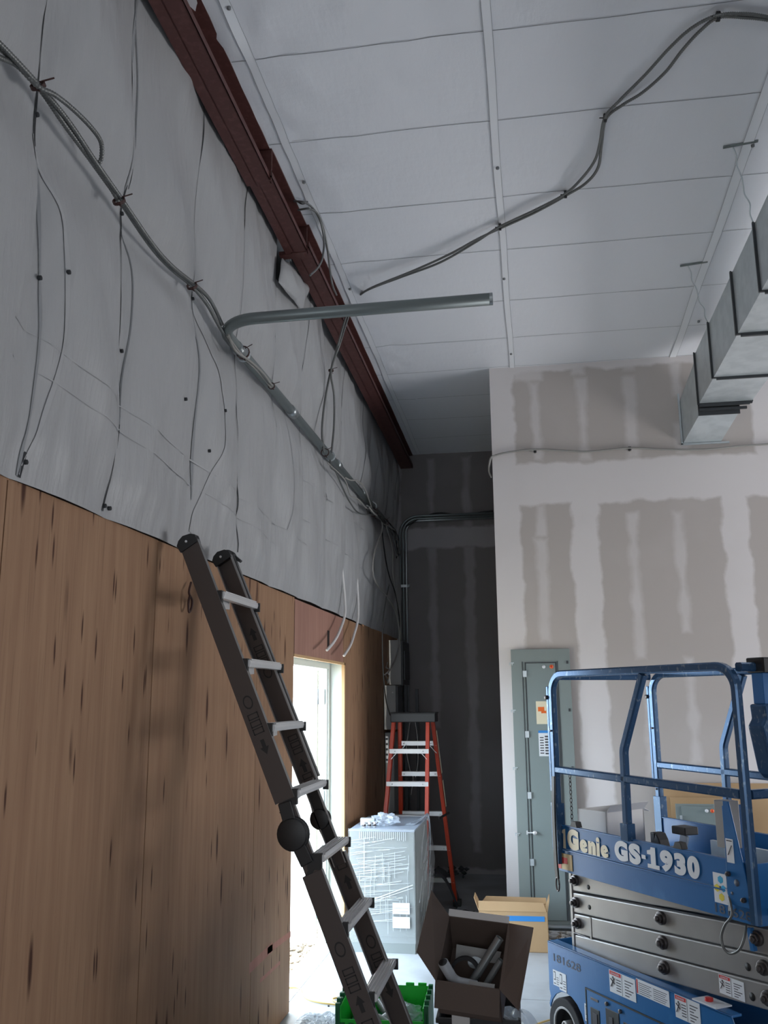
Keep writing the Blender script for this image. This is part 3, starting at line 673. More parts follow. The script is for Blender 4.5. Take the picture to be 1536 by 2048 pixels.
# reducer into the wall
mb = MB(); y0, y1 = .03, .448
vs = [(0.0,y0,-.075),(.30,y0,-.075),(.30,y0,.38),(0.0,y0,.38),(-.068,y1,-.19),(.235,y1,-.19),(.235,y1,.19),(-.068,y1,.19)]
mb.add(vs, [(0,1,2,3),(7,6,5,4),(0,4,5,1),(1,5,6,2),(2,6,7,3),(3,7,4,0)]); mb.build('reducer', M['galv'], du)
mb = MB(); mb.box((-.005,.02,-.082),(.31,.034,.41)); mb.box((.0,.0,-.05),(.36,.02,-.03)); mb.box((.0,-.02,-.02),(.38,.0,.0)); mb.build('joint_flange', M['ductseam'], du)
mb = MB(); mb.box((-.085,y1-.012,-.20),(-.07,y1,.25)); mb.box((-.085,y1-.012,-.205),(.30,y1,-.19)); mb.build('wall_flange', M['galv'], du)
for k, (px, py, qx, qy) in enumerate(((1465,292,1501,452),(1375,530,1418,657))):
    top = atc(px, py, .01); y = top.y + .35*(1-k)*.6 + .25; bot = Vector((dx0-.004, (5.06 if k == 0 else 6.5), dz1+.01))
    hg = empty('duct_hanger', top, 0, ['wire hanger holding the duct at its nearer visible joint','wire hanger holding the duct at its joint near the partition'][k], 'hanger')
    mb = MB(); P = [Vector((0,0,0))]
    for j in range(1, 9):
        t = j/8; P.append((bot-top)*t + Vector((.008*sin(j*2.3), .008*cos(j*1.7), 0))*(1 if j < 8 else 0))
    mb.sweep(spline(P, 4), .0042, 6); mb.build('wire', M['galv'], hg)
    mb = MB(); mb.bar((-.05,0,-.004), (.13,-.02,.002), .018, .006); mb.build('ceiling_clip', M['emt2'], hg)
    mb = MB(); q = bot-top; mb.box((q.x-.004, q.y-.012, q.z-.43), (q.x, q.y+.012, q.z+.0)); mb.build('strap', M['ductseam'], hg)

# ------------------------------------------------------------ lettering helper
def text_mesh(body, size, ext=.0015, bold=0.0, shear=0, sx=1, spacing=1):
    c = bpy.data.curves.new('lettering', 'FONT'); c.body = body; c.size = size; c.extrude = ext; c.offset = bold; c.shear = shear; c.space_character = spacing
    c.align_x = 'LEFT'; o = bpy.data.objects.new('lettering', c); COL.objects.link(o)
    bpy.context.view_layer.update()
    me = bpy.data.meshes.new_from_object(o.evaluated_get(bpy.context.evaluated_depsgraph_get()))
    COL.objects.unlink(o); bpy.data.objects.remove(o)
    for v in me.vertices: v.co.x *= sx
    return me
def put_text(body, size, m_, parent, origin, du_=(1,0,0), dv_=(0,0,1), width=None, name='lettering', bold=0.0, ext=.0012, shear=0, spacing=1):
    me = text_mesh(body, size, ext, bold, shear, spacing=spacing); me.materials.clear(); me.materials.append(m_)
    xs = [v.co.x for v in me.vertices]
    if width and xs:
        k = width/(max(xs)-min(xs)); x0 = min(xs)
        for v in me.vertices: v.co.x = (v.co.x-x0)*k
    a, b = Vector(du_).normalized(), Vector(dv_).normalized(); n = a.cross(b); o_ = Vector(origin)
    for v in me.vertices: v.co = o_ + a*v.co.x + b*v.co.y + n*v.co.z
    o = bpy.data.objects.new(name, me); COL.objects.link(o)
    if parent: o.parent = parent
    return o

# ------------------------------------------------------------ multi-position ladder against the left wall
lx, lzt = -1.452, 2.462            # left edge of rails at the top
LS = .42
def lp(z, e=0.0): return Vector((lx + LS*(lzt-z) + e, 0, z))
la = empty('extension_ladder', (lp(0).x, 3.46, 0), 0, 'tall folding ladder with shade-darkened rails leaning on the plywood wall, its rungs pale aluminium', 'ladder')
LO = Vector((lp(0).x, 3.46, 0))
dirl = Vector((-LS, 0, 1)).normalized(); nrm = Vector((1, 0, LS)).normalized()
def rail(y, side, z0, z1, wd=.080, dep=.026, e=.043, name='rail', thick=.004, wall=None):
    # web in the plane of y, flanges towards +side
    mb = MB()
    a, b = lp(z0, e), lp(z1, e); a.y = b.y = y
    a -= LO; b -= LO
    mb.bar(a, b, thick, wd, up=nrm)
    for s in (-1, 1):
        off = nrm*(s*(wd/2-.002)) + Vector((0, side*dep/2, 0)); mb.bar(a+off, b+off, dep, .005, up=nrm, m=1)
    return mb.build(name, [M['rail'], M['railedge']], la)
yn, yf = 3.46, 3.90
zh = 1.30
rails = []
for y, s in ((yn, 1), (yf, -1)):
    r1 = rail(y, s, 0.02, 1.16); r2 = rail(y, s, 1.42, 2.44); rails.append((r1, r2))
    rail(y+.006*s, s, 1.12, 1.46, wd=.055, dep=.02, name='inner_rail')
    # hinge
    mb = MB(); c = lp(zh, .028) - LO; c.y = y-LO.y
    sc_ = 1 if s > 0 else .72
    for yy, rr in ((-.018, .058*sc_), (0.0, .064*sc_), (.018, .058*sc_)): mb.cyl(c+Vector((0,yy-.008,0)), c+Vector((0,yy+.008,0)), rr, 28)
    for zz in (-.12, .12): 
        q = c + dirl*zz + nrm*.012; mb.bar(c, q, .03, .05, up=nrm)
    mb.build('hinge', M['black'], la, bevel=.003)
    # top cap and foot
    for z_, nm in ((2.455, 'end_cap'), (.03, 'foot')):
        mb = MB(); c = lp(z_, .043) - LO; c.y = y-LO.y + s*.012
        prof = [(-.044,-.045),(.040,-.030),(.040,.002),(.022,.014),(-.012,.018),(-.036,.006),(-.050,-.012)]
        vs = []
        for yy in (-.022, .022):
            for a_, b_ in prof: vs.append(c + nrm*a_ + dirl*(b_ if nm == 'end_cap' else -min(b_,.0)-.03) + Vector((0,yy,0)))
        n = len(prof); mb.add(vs, [tuple(range(n)), tuple(range(2*n-1,n-1,-1))] + [(i,(i+1)%n,n+(i+1)%n,n+i) for i in range(n)])
        mb.cyl(c+Vector((0,-.026,-.012)), c+Vector((0,-.02,-.012)), .006, 8, 1)
        mb.build(nm, [M['black'], M['alu']], la, bevel=.002)
# outer fly rail behind the far side
rail(yf+.05, -1, 1.46, 2.45, wd=.07, dep=.022, e=.048, name='fly_rail')
mb = MB(); c = lp(2.46,.052)-LO; c.y = yf+.05-LO.y
mb.cyl(c+Vector((0,-.02,-.01)), c+Vector((0,.02,-.01)), .036, 20); mb.bar(c+nrm*.02, c+nrm*.045-dirl*.05, .03,.012, up=nrm); mb.build('hook_cap', M['black'], la)
# rungs
for k, (py, ) in enumerate(((1190,),(1328,),(1457,),(1590,),(1718,),(1858,),(2000,))):
    # position on the near rail's right edge
    zz = None
    for it in range(400):
        z = 2.4 - it*.006; p = lp(z, .086); p.y = yn; q = RM.transposed() @ (p - C0)
        if CY + F*q.y/q.z >= py: zz = z; break
    if zz is None: zz = .3
    c = lp(zz, .078) - LO; c.y = 0
    mb = MB(); L = yf-yn
    prof = [(-.026,-.010),(.008,-.020),(.026,-.018),(.030,-.004),(.028,.008),(-.022,.010),(-.028,.004)]
    sec = []
    for yy in (.012, L+.028):
        for a_, b_ in prof: sec.append(c + Vector((a_, yy, b_+.01)))
    n = len(prof); mb.add(sec, [tuple(range(n)), tuple(range(2*n-1,n-1,-1))] + [(i,(i+1)%n,n+(i+1)%n,n+i) for i in range(n)])
    for gx in (-.018,-.006,.006,.018,.028): mb.box((c.x+gx-.0015, .03, c.z+.018), (c.x+gx+.0015, L, c.z+.0235))
    mb.bar(c+Vector((-.030,.014,-.02)), c+Vector((-.030,L*.55,-.006)), .004, .05)
    rg = mb.build('rung', M['alu'], la, bevel=.001)
    mb = MB(); mb.box((c.x-.035, .002, c.z-.034), (c.x+.020, .022, c.z+.024)); mb.bar((c.x-.04,.01,c.z-.07),(c.x-.01,.01,c.z-.02),.014,.02); mb.build('rung_bracket', M['black'], rg)
    mb = MB(); mb.box((c.x+.012, L+.024, c.z-.022), (c.x+.036, L+.034, c.z+.018)); mb.build('rung_bracket', M['black'], rg)
# dark printed pictograms on the rails
def pict(y, z, kind, flip=1):
    mb = MB(); yy = y-.003
    def P(u, v): q = lp(z, .043) - LO + dirl*u + nrm*v; return (q.x, yy-LO.y, q.z)
    if kind == 'arrow':
        mb.add([P(.0,-.018),P(.0,.018),P(.03*flip,0)], [(0,1,2)]); mb.add([P(0,-.008),P(0,.008),P(-.03*flip,.008),P(-.03*flip,-.008)], [(0,1,2,3)])
    elif kind == 'boxes':
        for k in range(3):
            for a_, b_ in ((0,.004),(.020,.024)): mb.add([P(k*.03+a_,-.022),P(k*.03+a_,.022),P(k*.03+b_,.022),P(k*.03+b_,-.022)], [(0,1,2,3)])
            for a_, b_ in ((-.022,-.018),(.018,.022)): mb.add([P(k*.03,a_),P(k*.03,b_),P(k*.03+.024,b_),P(k*.03+.024,a_)], [(0,1,2,3)])
    elif kind == 'ring':
        vs = []; n = 20
        for r_ in (.022, .017):
            for k in range(n): vs.append(P(r_*1.25*cos(2*pi*k/n), r_*.9*sin(2*pi*k/n)))
        mb.add(vs, [(k,(k+1)%n,n+(k+1)%n,n+k) for k in range(n)])
    o = mb.build('printed_mark', M['deco'], la, fixn=False); return o
for z, seq in ((1.62,(('arrow',-1,0),('boxes',1,.05),('ring',1,.17))),(1.95,()),(.90,(('ring',1,.0),('boxes',1,-.14))),(.72,(('arrow',1,.0),('boxes',1,-.13))),(.60,(('ring',1,-.05),('boxes',1,-.2)))):
    for kd, fp, dz in seq: pict(yn, z+dz, kd, fp)
for z, seq in ((2.02,(('arrow',1,.07),('boxes',1,-.06),('ring',1,-.1))),(1.52,(('arrow',1,.0),('boxes',1,-.11),('boxes',1,.05))),(1.10,(('boxes',1,.0),('arrow',1,-.05))),(.72,(('ring',1,.1),('boxes',1,-.02),('arrow',-1,-.08)))):
    for kd, fp, dz in seq: pict(yf, z+dz, kd, fp)

# ------------------------------------------------------------ orange stepladder
sl = empty('stepladder', (-1.06, 8.12, 0), 0, 'orange fiberglass stepladder with aluminium steps standing in the recess', 'stepladder')
SO = Vector((-1.06, 8.12, 0))
def q(v): return Vector(v) - SO
zt = 1.63
ft = [Vector((-1.285,8.09,zt)), Vector((-.955,8.09,zt))]; fb = [Vector((-1.405,7.79,0.02)), Vector((-.965,7.79,0.02))]
rt = [Vector((-1.245,8.17,zt)), Vector((-.925,8.17,zt))]; rb = [Vector((-1.285,8.43,.02)), Vector((-.775,8.43,.02))]
def crail(a, b, sgn, nm):
    mb = MB(); a, b = q(a), q(b); up = Vector((0,1,0))
    mb.bar(a, b, .006, .062, up=up)
    for s in (-1, 1): mb.bar(a+Vector((sgn*.014, s*.029, 0)), b+Vector((sgn*.014, s*.029, 0)), .03, .005, up=up)
    return mb.build(nm, M['orange'], sl, bevel=.0015)
for k in (0, 1):
    s = 1 if k == 0 else -1
    crail(fb[k], ft[k], s, 'front_rail'); crail(rb[k], rt[k], s, 'rear_rail')
    for p in (fb[k], rb[k]):
        mb = MB(); c = q(p); mb.box((c.x-.035,c.y-.035,-.02+.02),(c.x+.035,c.y+.035,.055)); mb.build('foot', M['black'], sl, bevel=.004)
for (t_, b_, zs, nm) in ((ft, fb, (1.36,1.085,.81,.53,.26), 'step'), (rt, rb, (1.42,1.15,.80,.50,.22), 'rear_step')):
    for j, z in enumerate(zs):
        t = z/zt; a = b_[0].lerp(t_[0], t); b = b_[1].lerp(t_[1], t); a, b = q(a), q(b)
        mb = MB(); mb.bar(a, b, .075 if nm == 'step' else .05, .006); 
        for s in (-1, 1): mb.bar(a+Vector((0,s*(.036 if nm=='step' else .024),-.016)), b+Vector((0,s*(.036 if nm=='step' else .024),-.016)), .004, .038)
        for e, sg in ((a,1),(b,-1)):
            mb.cyl(e+Vector((sg*.05,-.04,-.016)), e+Vector((sg*.05,-.044,-.016)), .006, 8)
        if j == 0:
            mb.bar(a+Vector((.0,-.036,-.10)), a+Vector((.07,-.036,-.025)), .004, .022, up=(0,1,0)); mb.bar(b+Vector((.0,-.036,-.10)), b+Vector((-.07,-.036,-.025)), .004, .022, up=(0,1,0))
        mb.build(nm, M['alu'], sl)
mb = MB(); c = q((-1.10, 8.13, zt))
mb.box((c.x-.195, -.10, c.z-.035), (c.x+.205, .12, c.z+.045)); mb.box((c.x-.20,-.105,c.z+.036),(c.x+.21,.125,c.z+.050)); mb.build('top_cap', M['black'], sl, bevel=.006)
for x in (-1.35,-.87):
    mb = MB(); a = q((x*.5+ (-1.1)*.5 if 0 else x, 7.94, .80)); b = q((x+.05, 8.31, .80)); mb.bar(a, b, .004, .02); mb.build('spreader', M['steel'], sl)
mb = MB(); 
p0, p1 = q(rb[1].lerp(rt[1], .93)), q(rb[1].lerp(rt[1], .70)); mb.bar(p0+Vector((.01,.0,0)), p1+Vector((.01,0,0)), .003, .04, up=(0,1,0))
p0, p1 = q(rb[1].lerp(rt[1], .66)), q(rb[1].lerp(rt[1], .52)); mb.bar(p0+Vector((.01,.0,0)), p1+Vector((.01,0,0)), .003, .04, up=(0,1,0)); mb.build('warning_label', M['decalcream'], sl)

# ------------------------------------------------------------ wrapped cabinet
cb = empty('wrapped_cabinet', (-1.185, 6.873, 0), 0, 'grey steel cabinet swathed in stretch film standing by the doorway', 'cabinet')
cw, cdp, chh = .485, .80, .845; x0 = -cw/2
mb = MB(); mb.box((x0,0,0),(x0+cw,cdp,chh-.012)); mb.build('body', M['cabinet'], cb, bevel=.004)
mb = MB(); mb.box((x0-.004,-.004,chh-.012),(x0+cw+.004,cdp+.004,chh)); mb.build('top_panel', M['cabtop'], cb, bevel=.002)
mb = MB(); mb.box((x0+.0,-.004,0),(x0+cw,0,.105)); mb.box((x0,-.006,.105),(x0+cw,-.001,.109)); mb.build('plinth', M['cabinet'], cb)
mb = MB()   # film skin with folds
n = 26
vs = []
for i in range(n+1):
    for j in range(n+1):
        u_, v_ = i/n, j/n; z = .07+v_*(chh-.06)
        vs.append((x0-.008+u_*(cw+.016), -.010-.004*abs(noise.noise(Vector((u_*5,v_*9,0))))-.002, z))
mb.add(vs, [(i*(n+1)+j,(i+1)*(n+1)+j,(i+1)*(n+1)+j+1,i*(n+1)+j+1) for i in range(n) for j in range(n)], 0, True)
vs = []
for i in range(n+1):
    for j in range(n+1):
        u_, v_ = i/n, j/n; z = .05+v_*(chh-.04)
        bulge = .012 + .02*abs(noise.noise(Vector((u_*4,v_*6,5)))) + (.075*(u_-.35)*sin(pi*min(1,(1-v_)*1.1)) if u_ > .35 else 0)
        vs.append((x0+cw+bulge, -.008+u_*(cdp-.02), z))
mb.add(vs, [(i*(n+1)+j,(i+1)*(n+1)+j,(i+1)*(n+1)+j+1,i*(n+1)+j+1) for i in range(n) for j in range(n)], 0, True)
mb.build('stretch_film', M['film'], cb)
mb = MB(); rr = random.Random(11)
for k in range(46):   # horizontal taut folds on the front
    z = .20 + .58*k/46 + rr.uniform(-.004,.004); L = rr.uniform(.12,.45); xx = x0 + rr.uniform(0, cw-L)*(rr.random()**1.5)
    rise = L*rr.uniform(.02,.22)
    mb.bar((xx,-.017,z),(xx+L,-.017,z+rise), .003, rr.uniform(.0012,.0032), up=(0,0,1))
for k in range(26):
    xx = x0 + rr.uniform(.02, cw-.02); z = rr.uniform(.12,.6); L = rr.uniform(.06,.25); mb.bar((xx,-.017,z),(xx+rr.uniform(-.004,.004),-.017,min(z+L,.83)), .002, .002, up=(0,1,0))
for k in range(24):
    xx = x0 + .08 + .36*k/24; mb.bar((xx,-.016,.80-rr.uniform(.01,.035)),(xx,-.016,.835), .003,.003, up=(0,1,0))
mb.bar((x0,-.018,.30),(x0+cw*.98,-.018,.47),.003,.006)
mb.bar((x0,-.018,.29),(x0+cw*.98,-.018,.45),.003,.004)
for k in range(40):   # side folds
    y = rr.uniform(0,cdp*.8); z = rr.uniform(.15,.7); L = rr.uniform(.05,.25); mb.bar((x0+cw+.034,y,z),(x0+cw+.036,min(y+L,cdp*.95),z+L*rr.uniform(.4,1.1)), .002,.002)
mb.build('film_folds', M['filmstrand'], cb)
for z0_, tx in ((.27,1),(.175,0)):
    mb = MB(); mb.box((x0+.325,-.022,z0_),(x0+.45,-.0195,z0_+.075))
    if tx:
        for k in range(2):
            mb.box((x0+.335,-.0225,z0_+.015+.022*k),(x0+.44,-.022,z0_+.019+.022*k),1)
    mb.build('paper_label', [M['decal'],M['seam2']], cb)
mb = MB()   # gathered film at the back corner
for k in range(9):
    P = [(x0+cw-.10+.008*k, cdp*.35, chh+.004), (x0+cw-.03+.004*k, cdp*.6, chh+.012+.004*(k%3)), (x0+cw+.03, cdp*.75+.01*k, chh+.03), (x0+cw+.045,cdp*.8,chh-.05-.02*k)]
    mb.sweep(spline(P,4), .004, 5)
mb.build('film_gather', M['clear'], cb)
# things on the cabinet
ct = chh
mb = MB(); mb.box((-.055,-.03,0),(.055,.03,.055)); 
o = mb.build('junction_box', M['galv'], bevel=.003); o.location = (-1.33, 7.10, ct+.001); o.rotation_euler.z = .1; tag(o, 'small square steel junction box on top of the wrapped cabinet', 'box')
for k, x in enumerate((-1.335,-1.295,-1.26)):
    fit = empty('pipe_fitting', (x, 6.97+.012*k, ct), 0, 'short steel conduit fitting standing on the front edge of the wrapped cabinet', 'fitting', 'fittings on the wrapped cabinet')
    mb = MB(); mb.cyl((0,0,.001),(0,0,.042),.012,14); mb.build('sleeve', M['alu'], fit)
    mb = MB(); mb.cyl((0,0,.012),(0,0,.026),.016,6); mb.cyl((.016,0,.034),(.028,0,.034),.005,8); mb.build('nut', M['steel'], fit)
mb = MB(); n = 14; vs = []; nn = 22
for i in range(n+1):
    for j in range(nn):
        th = pi*i/n; ph = 2*pi*j/nn; d = Vector((sin(th)*cos(ph), sin(th)*sin(ph), cos(th)))
        r_ = 1 + .45*noise.noise(d*2.4) + .3*noise.noise(d*6)
        vs.append((d.x*.10*r_, d.y*.07*r_, max(0, .04+d.z*.045*r_)))
mb.add(vs, [(i*nn+j,i*nn+(j+1)%nn,(i+1)*nn+(j+1)%nn,(i+1)*nn+j) for i in range(n) for j in range(nn)], 0)
o = mb.build('plastic_bag', M['clear']); o.location = (-1.20, 7.12, ct+.001); tag(o, 'crumpled clear plastic bag of fittings on top of the wrapped cabinet', 'bag')

# ------------------------------------------------------------ panel cover leaning on the partition
pc = empty('panel_cover', (.04, YP-.06, .09), 0, 'tall grey electrical panel cover leaning upright against the drywall partition', 'panel')
pw = .475; ph_ = 2.10; 
def PV(x, z, t=0): return (x, .04*(z/ph_)-t, z)      # slight lean
def pbox(mb, xa, xb, za, zb, t0, t1, m=0):
    vs = [PV(x,z,t) for t in (t0,t1) for x,z in ((xa,za),(xb,za),(xb,zb),(xa,zb))]
    mb.add(vs, [(0,1,2,3),(7,6,5,4),(0,4,5,1),(1,5,6,2),(2,6,7,3),(3,7,4,0)], m)
mb = MB(); pbox(mb, -pw/2-.005, pw/2-.005, 0, ph_, 0, .012); mb.build('cover_sheet', M['panel'], pc, bevel=.002)
mb = MB(); pbox(mb, -.125,.115,.03,1.985,.012,.02); dl = mb.build('panel_door', M['panel2'], pc, bevel=.002)
mb = MB(); pbox(mb, -.133,-.126,.03,1.99,.012,.024); pbox(mb, .116,.121,.03,1.99,.012,.022); pbox(mb,-.155,-.15,.03,2.0,.012,.016); pbox(mb,.13,.134,.03,2.0,.012,.016); pbox(mb,-.133,.121,1.986,1.992,.012,.022); mb.build('door_gap', M['elecdark'], pc)
for z in (1.90, 1.42, .95, .45, .05):
    mb = MB(); pbox(mb, -.15,-.12,z-.025,z+.025,.018,.034); mb.build('hinge', M['galv'], pc)
for z in (1.99,1.61,1.16,.66):
    mb = MB(); pbox(mb, -pw/2-.02,-pw/2+.018,z-.004,z+.004,.012,.02); pbox(mb,-pw/2-.02,-pw/2-.013,z-.018,z+.004,.012,.02); pbox(mb,-pw/2+.0,-pw/2+.006,z-.018,z+.004,.012,.02); mb.build('mounting_clip', M['galv'], pc)
    mb = MB(); pbox(mb, pw/2-.035,pw/2-.018,z-.012,z+.012,.012,.018); mb.build('screw_slot', M['elecdark'], pc)
mb = MB(); a = Vector(PV(.02,1.955,.022)); mb.cyl(a, a+Vector((0,-.004,0)), .014, 20); mb.build('round_sticker', M['decal'], pc)
mb = MB(); a = Vector(PV(.083,1.955,.022)); mb.cyl(a, a+Vector((0,-.004,0)), .016, 20); mb.cyl(a+Vector((0,-.004,0)), a+Vector((0,-.006,0)), .008, 16, 1); mb.build('orange_sticker', [M['orangesticker'],M['red']], pc)
mb = MB(); pbox(mb,-.055,.035,1.50,1.68,.02,.022); pbox(mb,-.04,.01,1.60,1.635,.022,.023,1); pbox(mb,-.015,.025,1.585,1.605,.022,.023,1); mb.build('instruction_label', [M['decalcream'],M['orangesticker']], pc)
mb = MB(); pbox(mb,-.045,.045,1.25,1.45,.02,.022); pbox(mb,-.045,.045,1.43,1.45,.022,.023,1)
for k in range(7): pbox(mb,-.035,-.005,1.27+k*.02,1.278+k*.02,.022,.023,2); pbox(mb,.005,.035,1.265+k*.022,1.277+k*.022,.022,.023,2)
mb.build('wiring_label', [M['decal'],M['bluetape'],M['ink']], pc)
mb = MB(); pbox(mb,-.16,-.09,.665,.675,.03,.036); a = Vector(PV(-.105,.67,.036)); mb.cyl(a, a+Vector((0,-.014,0)), .016, 12); pbox(mb,-.17,-.16,.655,.685,.03,.036); mb.build('latch', M['alu'], pc)
# block it stands on: lengths of conduit along the partition foot
for k, (y, z, r_, x0_, x1_) in enumerate(((7.42,.03,.03,-.16,1.5),(7.47,.075,.018,-.2,1.7),(7.36,.02,.02,.0,1.9),(7.50,.03,.03,-.1,1.4))):
    mb = MB(); mb.ring((x0_,y,z),(x1_,y-.01,z), r_, r_-.004, 16)
    tag(mb.build('loose_conduit', M['emt'] if k % 2 else M['pipewhite']), 'length of grey pipe lying on the floor along the foot of the partition', 'pipe', 'pipes along the partition foot')

# ------------------------------------------------------------ carton and second cover behind the lift
ck = empty('leaning_carton', (1.42, YP-.09, 0), 0, 'tall flattened brown carton leaning on the partition behind the blue lift', 'carton')
mb = MB(); mb.slab((-.50,0,0),(.62,0,0),(.62,.07,1.14),(-.50,.07,1.14), .012); mb.build('back_sheet', M['cardboard'], ck)
mb = MB(); mb.slab((-.44,-.10,0),(.60,-.10,0),(.60,.03,1.035),(-.44,.03,1.035), .010); mb.build('front_flap', M['cardboard'], ck)
gp = empty('breaker_door', (1.16, YP-.24, 0), 0, 'small grey green breaker panel door with round stickers standing behind the blue lift', 'panel')
mb = MB(); mb.slab((-.16,0,0),(.22,0,0),(.22,.07,1.0),(-.16,.07,1.0), .014); mb.build('frame_sheet', M['panel'], gp)
mb = MB(); mb.slab((-.12,-.016,.05),(.14,-.016,.05),(.14,.050,.985),(-.12,.050,.985), .008); mb.build('door_sheet', M['panel2'], gp)
mb = MB(); mb.cyl((.06,.028,.955),(.06,.022,.955),.013,16); mb.build('round_sticker', M['decal'], gp)
mb = MB(); mb.cyl((.10,.028,.955),(.10,.022,.955),.014,16); mb.cyl((.10,.022,.955),(.10,.020,.955),.007,12,1); mb.build('orange_sticker', [M['orangesticker'],M['red']], gp)
mb = MB(); mb.box((-.137,.02,.86),(-.12,.03,.92)); mb.build('hinge', M['galv'], gp)

# ------------------------------------------------------------ wall boxes in the corner
e1 = empty('wall_enclosure', (-1.44, 9.3, 1.94), 0, 'upper grey enclosure with a dark open side mounted in the far corner', 'enclosure')
mb = MB(); mb.box((-.07,0,0),(.055,.5,.46)); mb.build('case', M['elecgrey'], e1, bevel=.003)
mb = MB(); mb.box((.056,.0,.0),(.075,.48,.45)); mb.box((.075,.05,.05),(.09,.4,.35)); mb.build('door', M['elecdark'], e1, bevel=.003)
mb = MB(); mb.box((-.02,-.3,.2),(-.012,-.29,.21)); 
e2 = empty('disconnect_box', (-1.45, 8.95, 1.50), 0, 'lower pale grey electrical box just above the orange stepladder top', 'enclosure')
mb = MB(); mb.box((-.06,0,0),(.06,.30,.43)); mb.build('case', M['elecgrey'], e2, bevel=.003)
mb = MB(); mb.box((.061,.0,.0),(.085,.29,.42)); mb.build('cover', M['elecdark'], e2, bevel=.003)
mb = MB(); mb.cyl((.03,-.004,.36),(.03,0,.36),.008,10); mb.build('screw', M['alu'], e2)
e3 = empty('wireway', (-1.45, 9.0, .25), 0, 'narrow grey vertical wireway on the wall behind the orange stepladder', 'enclosure')
mb = MB(); mb.box((-.06,0,0),(.03,.3,1.22)); mb.build('trough', M['elecgrey'], e3, bevel=.003)
mb = MB()
for k in range(5): mb.box((-.052,-.004,.95+.05*k),(-.03,.0,.97+.05*k))
mb.box((-.055,-.002,.93),(-.025,.0,1.18),1); mb.build('punched_strip', [M['elecdark'],M['decal']], e3)
mb = MB(); mb.box((-1.40,9.60,.2),(-1.37,9.63,2.0)); mb.box((-1.41,9.60,1.0),(-1.25,9.63,1.03)); mb.box((-1.28,9.60,.2),(-1.25,9.63,1.9))
tag(mb.build('strut_rack', M['elecdark']), 'dark metal strut rack standing in the corner behind the stepladder', 'rack')

# ------------------------------------------------------------ scissor lift
LU = Vector((.559, -.829, 0)).normalized(); LV = Vector((-LU.y, LU.x, 0)); LP = Vector((.076, 5.165, 0))
lift = empty('scissor_lift', LP, math.atan2(LU.y, LU.x), 'blue electric scissor lift with raised guard rails parked by the partition', 'lift')
def lf(px, py, v=0.0):     # point on the lift's vertical plane at width v, in lift coordinates
    r_ = ray(px, py); n = LV; t = ((LP + LV*v) - C0).dot(n)/r_.dot(n); p = C0 + r_*t - LP
    return Vector((p.dot(LU), p.dot(LV), p.z))
WD = .70; LE = 1.365
def B_(name, m_, parent=lift, bevel=.002):
    global mb
    o = mb.build(name, m_, parent, bevel=bevel); mb = MB(); return o
mb = MB()
# chassis with wheel arches
def arch(cx, r, z0, n=10): return [(cx + r*cos(pi - pi*k/n), z0 + r*sin(pi*k/n)) for k in range(n+1)]
prof = [(-.095,.525),(-.095,.285),(-.085,.255)] + [(.055-.155,.215)] + arch(.055,.155,.15)[1:] + [(.215,.13),(1.10,.13)] + arch(1.27,.155,.15)[0:-1] + [(1.43,.20),(1.43,.40),(1.36,.47),(1.22,.48),(1.20,.525)]
for v0, v1 in ((-.030,-.022),(.762,.770)): mb.prism(prof, 'y', v0, v1)
mb.box((-.095,-.03,.515),(1.20,.03,.525)); mb.box((-.095,.71,.515),(1.20,.77,.525)); mb.box((-.095,-.028,.28),(-.087,.768,.525)); mb.box((.2,.02,.10),(1.1,.72,.30)); mb.box((-.08,.05,.3),(1.4,.7,.34))
B_('chassis', M['blue'])
for u_ in (.055, 1.27):
    for v_ in (-.045, .665):
        mb.ring((u_, v_, .1405), (u_, v_+.11, .1405), .14, .088, 32)
        wh = B_('wheel', M['rubber'], bevel=.006)
        mb.cyl((u_, v_+.05, .1405), (u_, v_+.10, .1405), .088, 28, 1); mb.cyl((u_, v_+.0, .1405), (u_, v_+.05, .1405), .034, 16)
        mb.ring((u_, v_-.001, .1405), (u_, v_+.01, .1405), .100, .088, 32)
        for k in range(6):
            a = 2*pi*k/6; mb.cyl((u_+.025*cos(a), v_-.006, .1405+.025*sin(a)), (u_+.025*cos(a), v_+.0, .1405+.025*sin(a)), .006, 6)
        B_('hub', [M['armgrey'], M['rubber']], wh)
# ground control recess on the near side
pA = lf(1192, 1985, -.03); 
mb.box((.235,-.034,.14),(.98,-.029,.375)); B_('control_panel', M['blue'])
mb.ring((.25,-.033,.2),(.25,-.036,.2),.001,.0005,4)
for (a,b_,c,d) in ((.228,.985,.372,.379),(.228,.235,.13,.379),(.978,.985,.13,.379)): mb.box((a,-.036,c),(b_,-.031,d))
B_('panel_seam', M['black'], bevel=0)
for (a,b_,c,d) in ((.265,.335,.205,.300),(.385,.485,.175,.330),(.515,.60,.160,.305)): mb.box((a,-.037,c),(b_,-.033,d))
B_('control_window', M['black'])
mb.box((.285,-.040,.22),(.32,-.037,.28)); B_('control_display', M['ink'])
mb.box((.41,-.040,.20),(.44,-.037,.30)); B_('control_display', M['ink'])
mb.cyl((.565,-.036,.20),(.565,-.062,.20),.014,14); B_('stop_button', M['red'])
mb.box((.27,-.037,.335),(.33,-.035,.347)); mb.cyl((.40,-.034,.35),(.40,-.045,.35),.010,10); mb.cyl((.50,-.034,.345),(.50,-.045,.345),.010,10); B_('panel_knob', M['steel'])
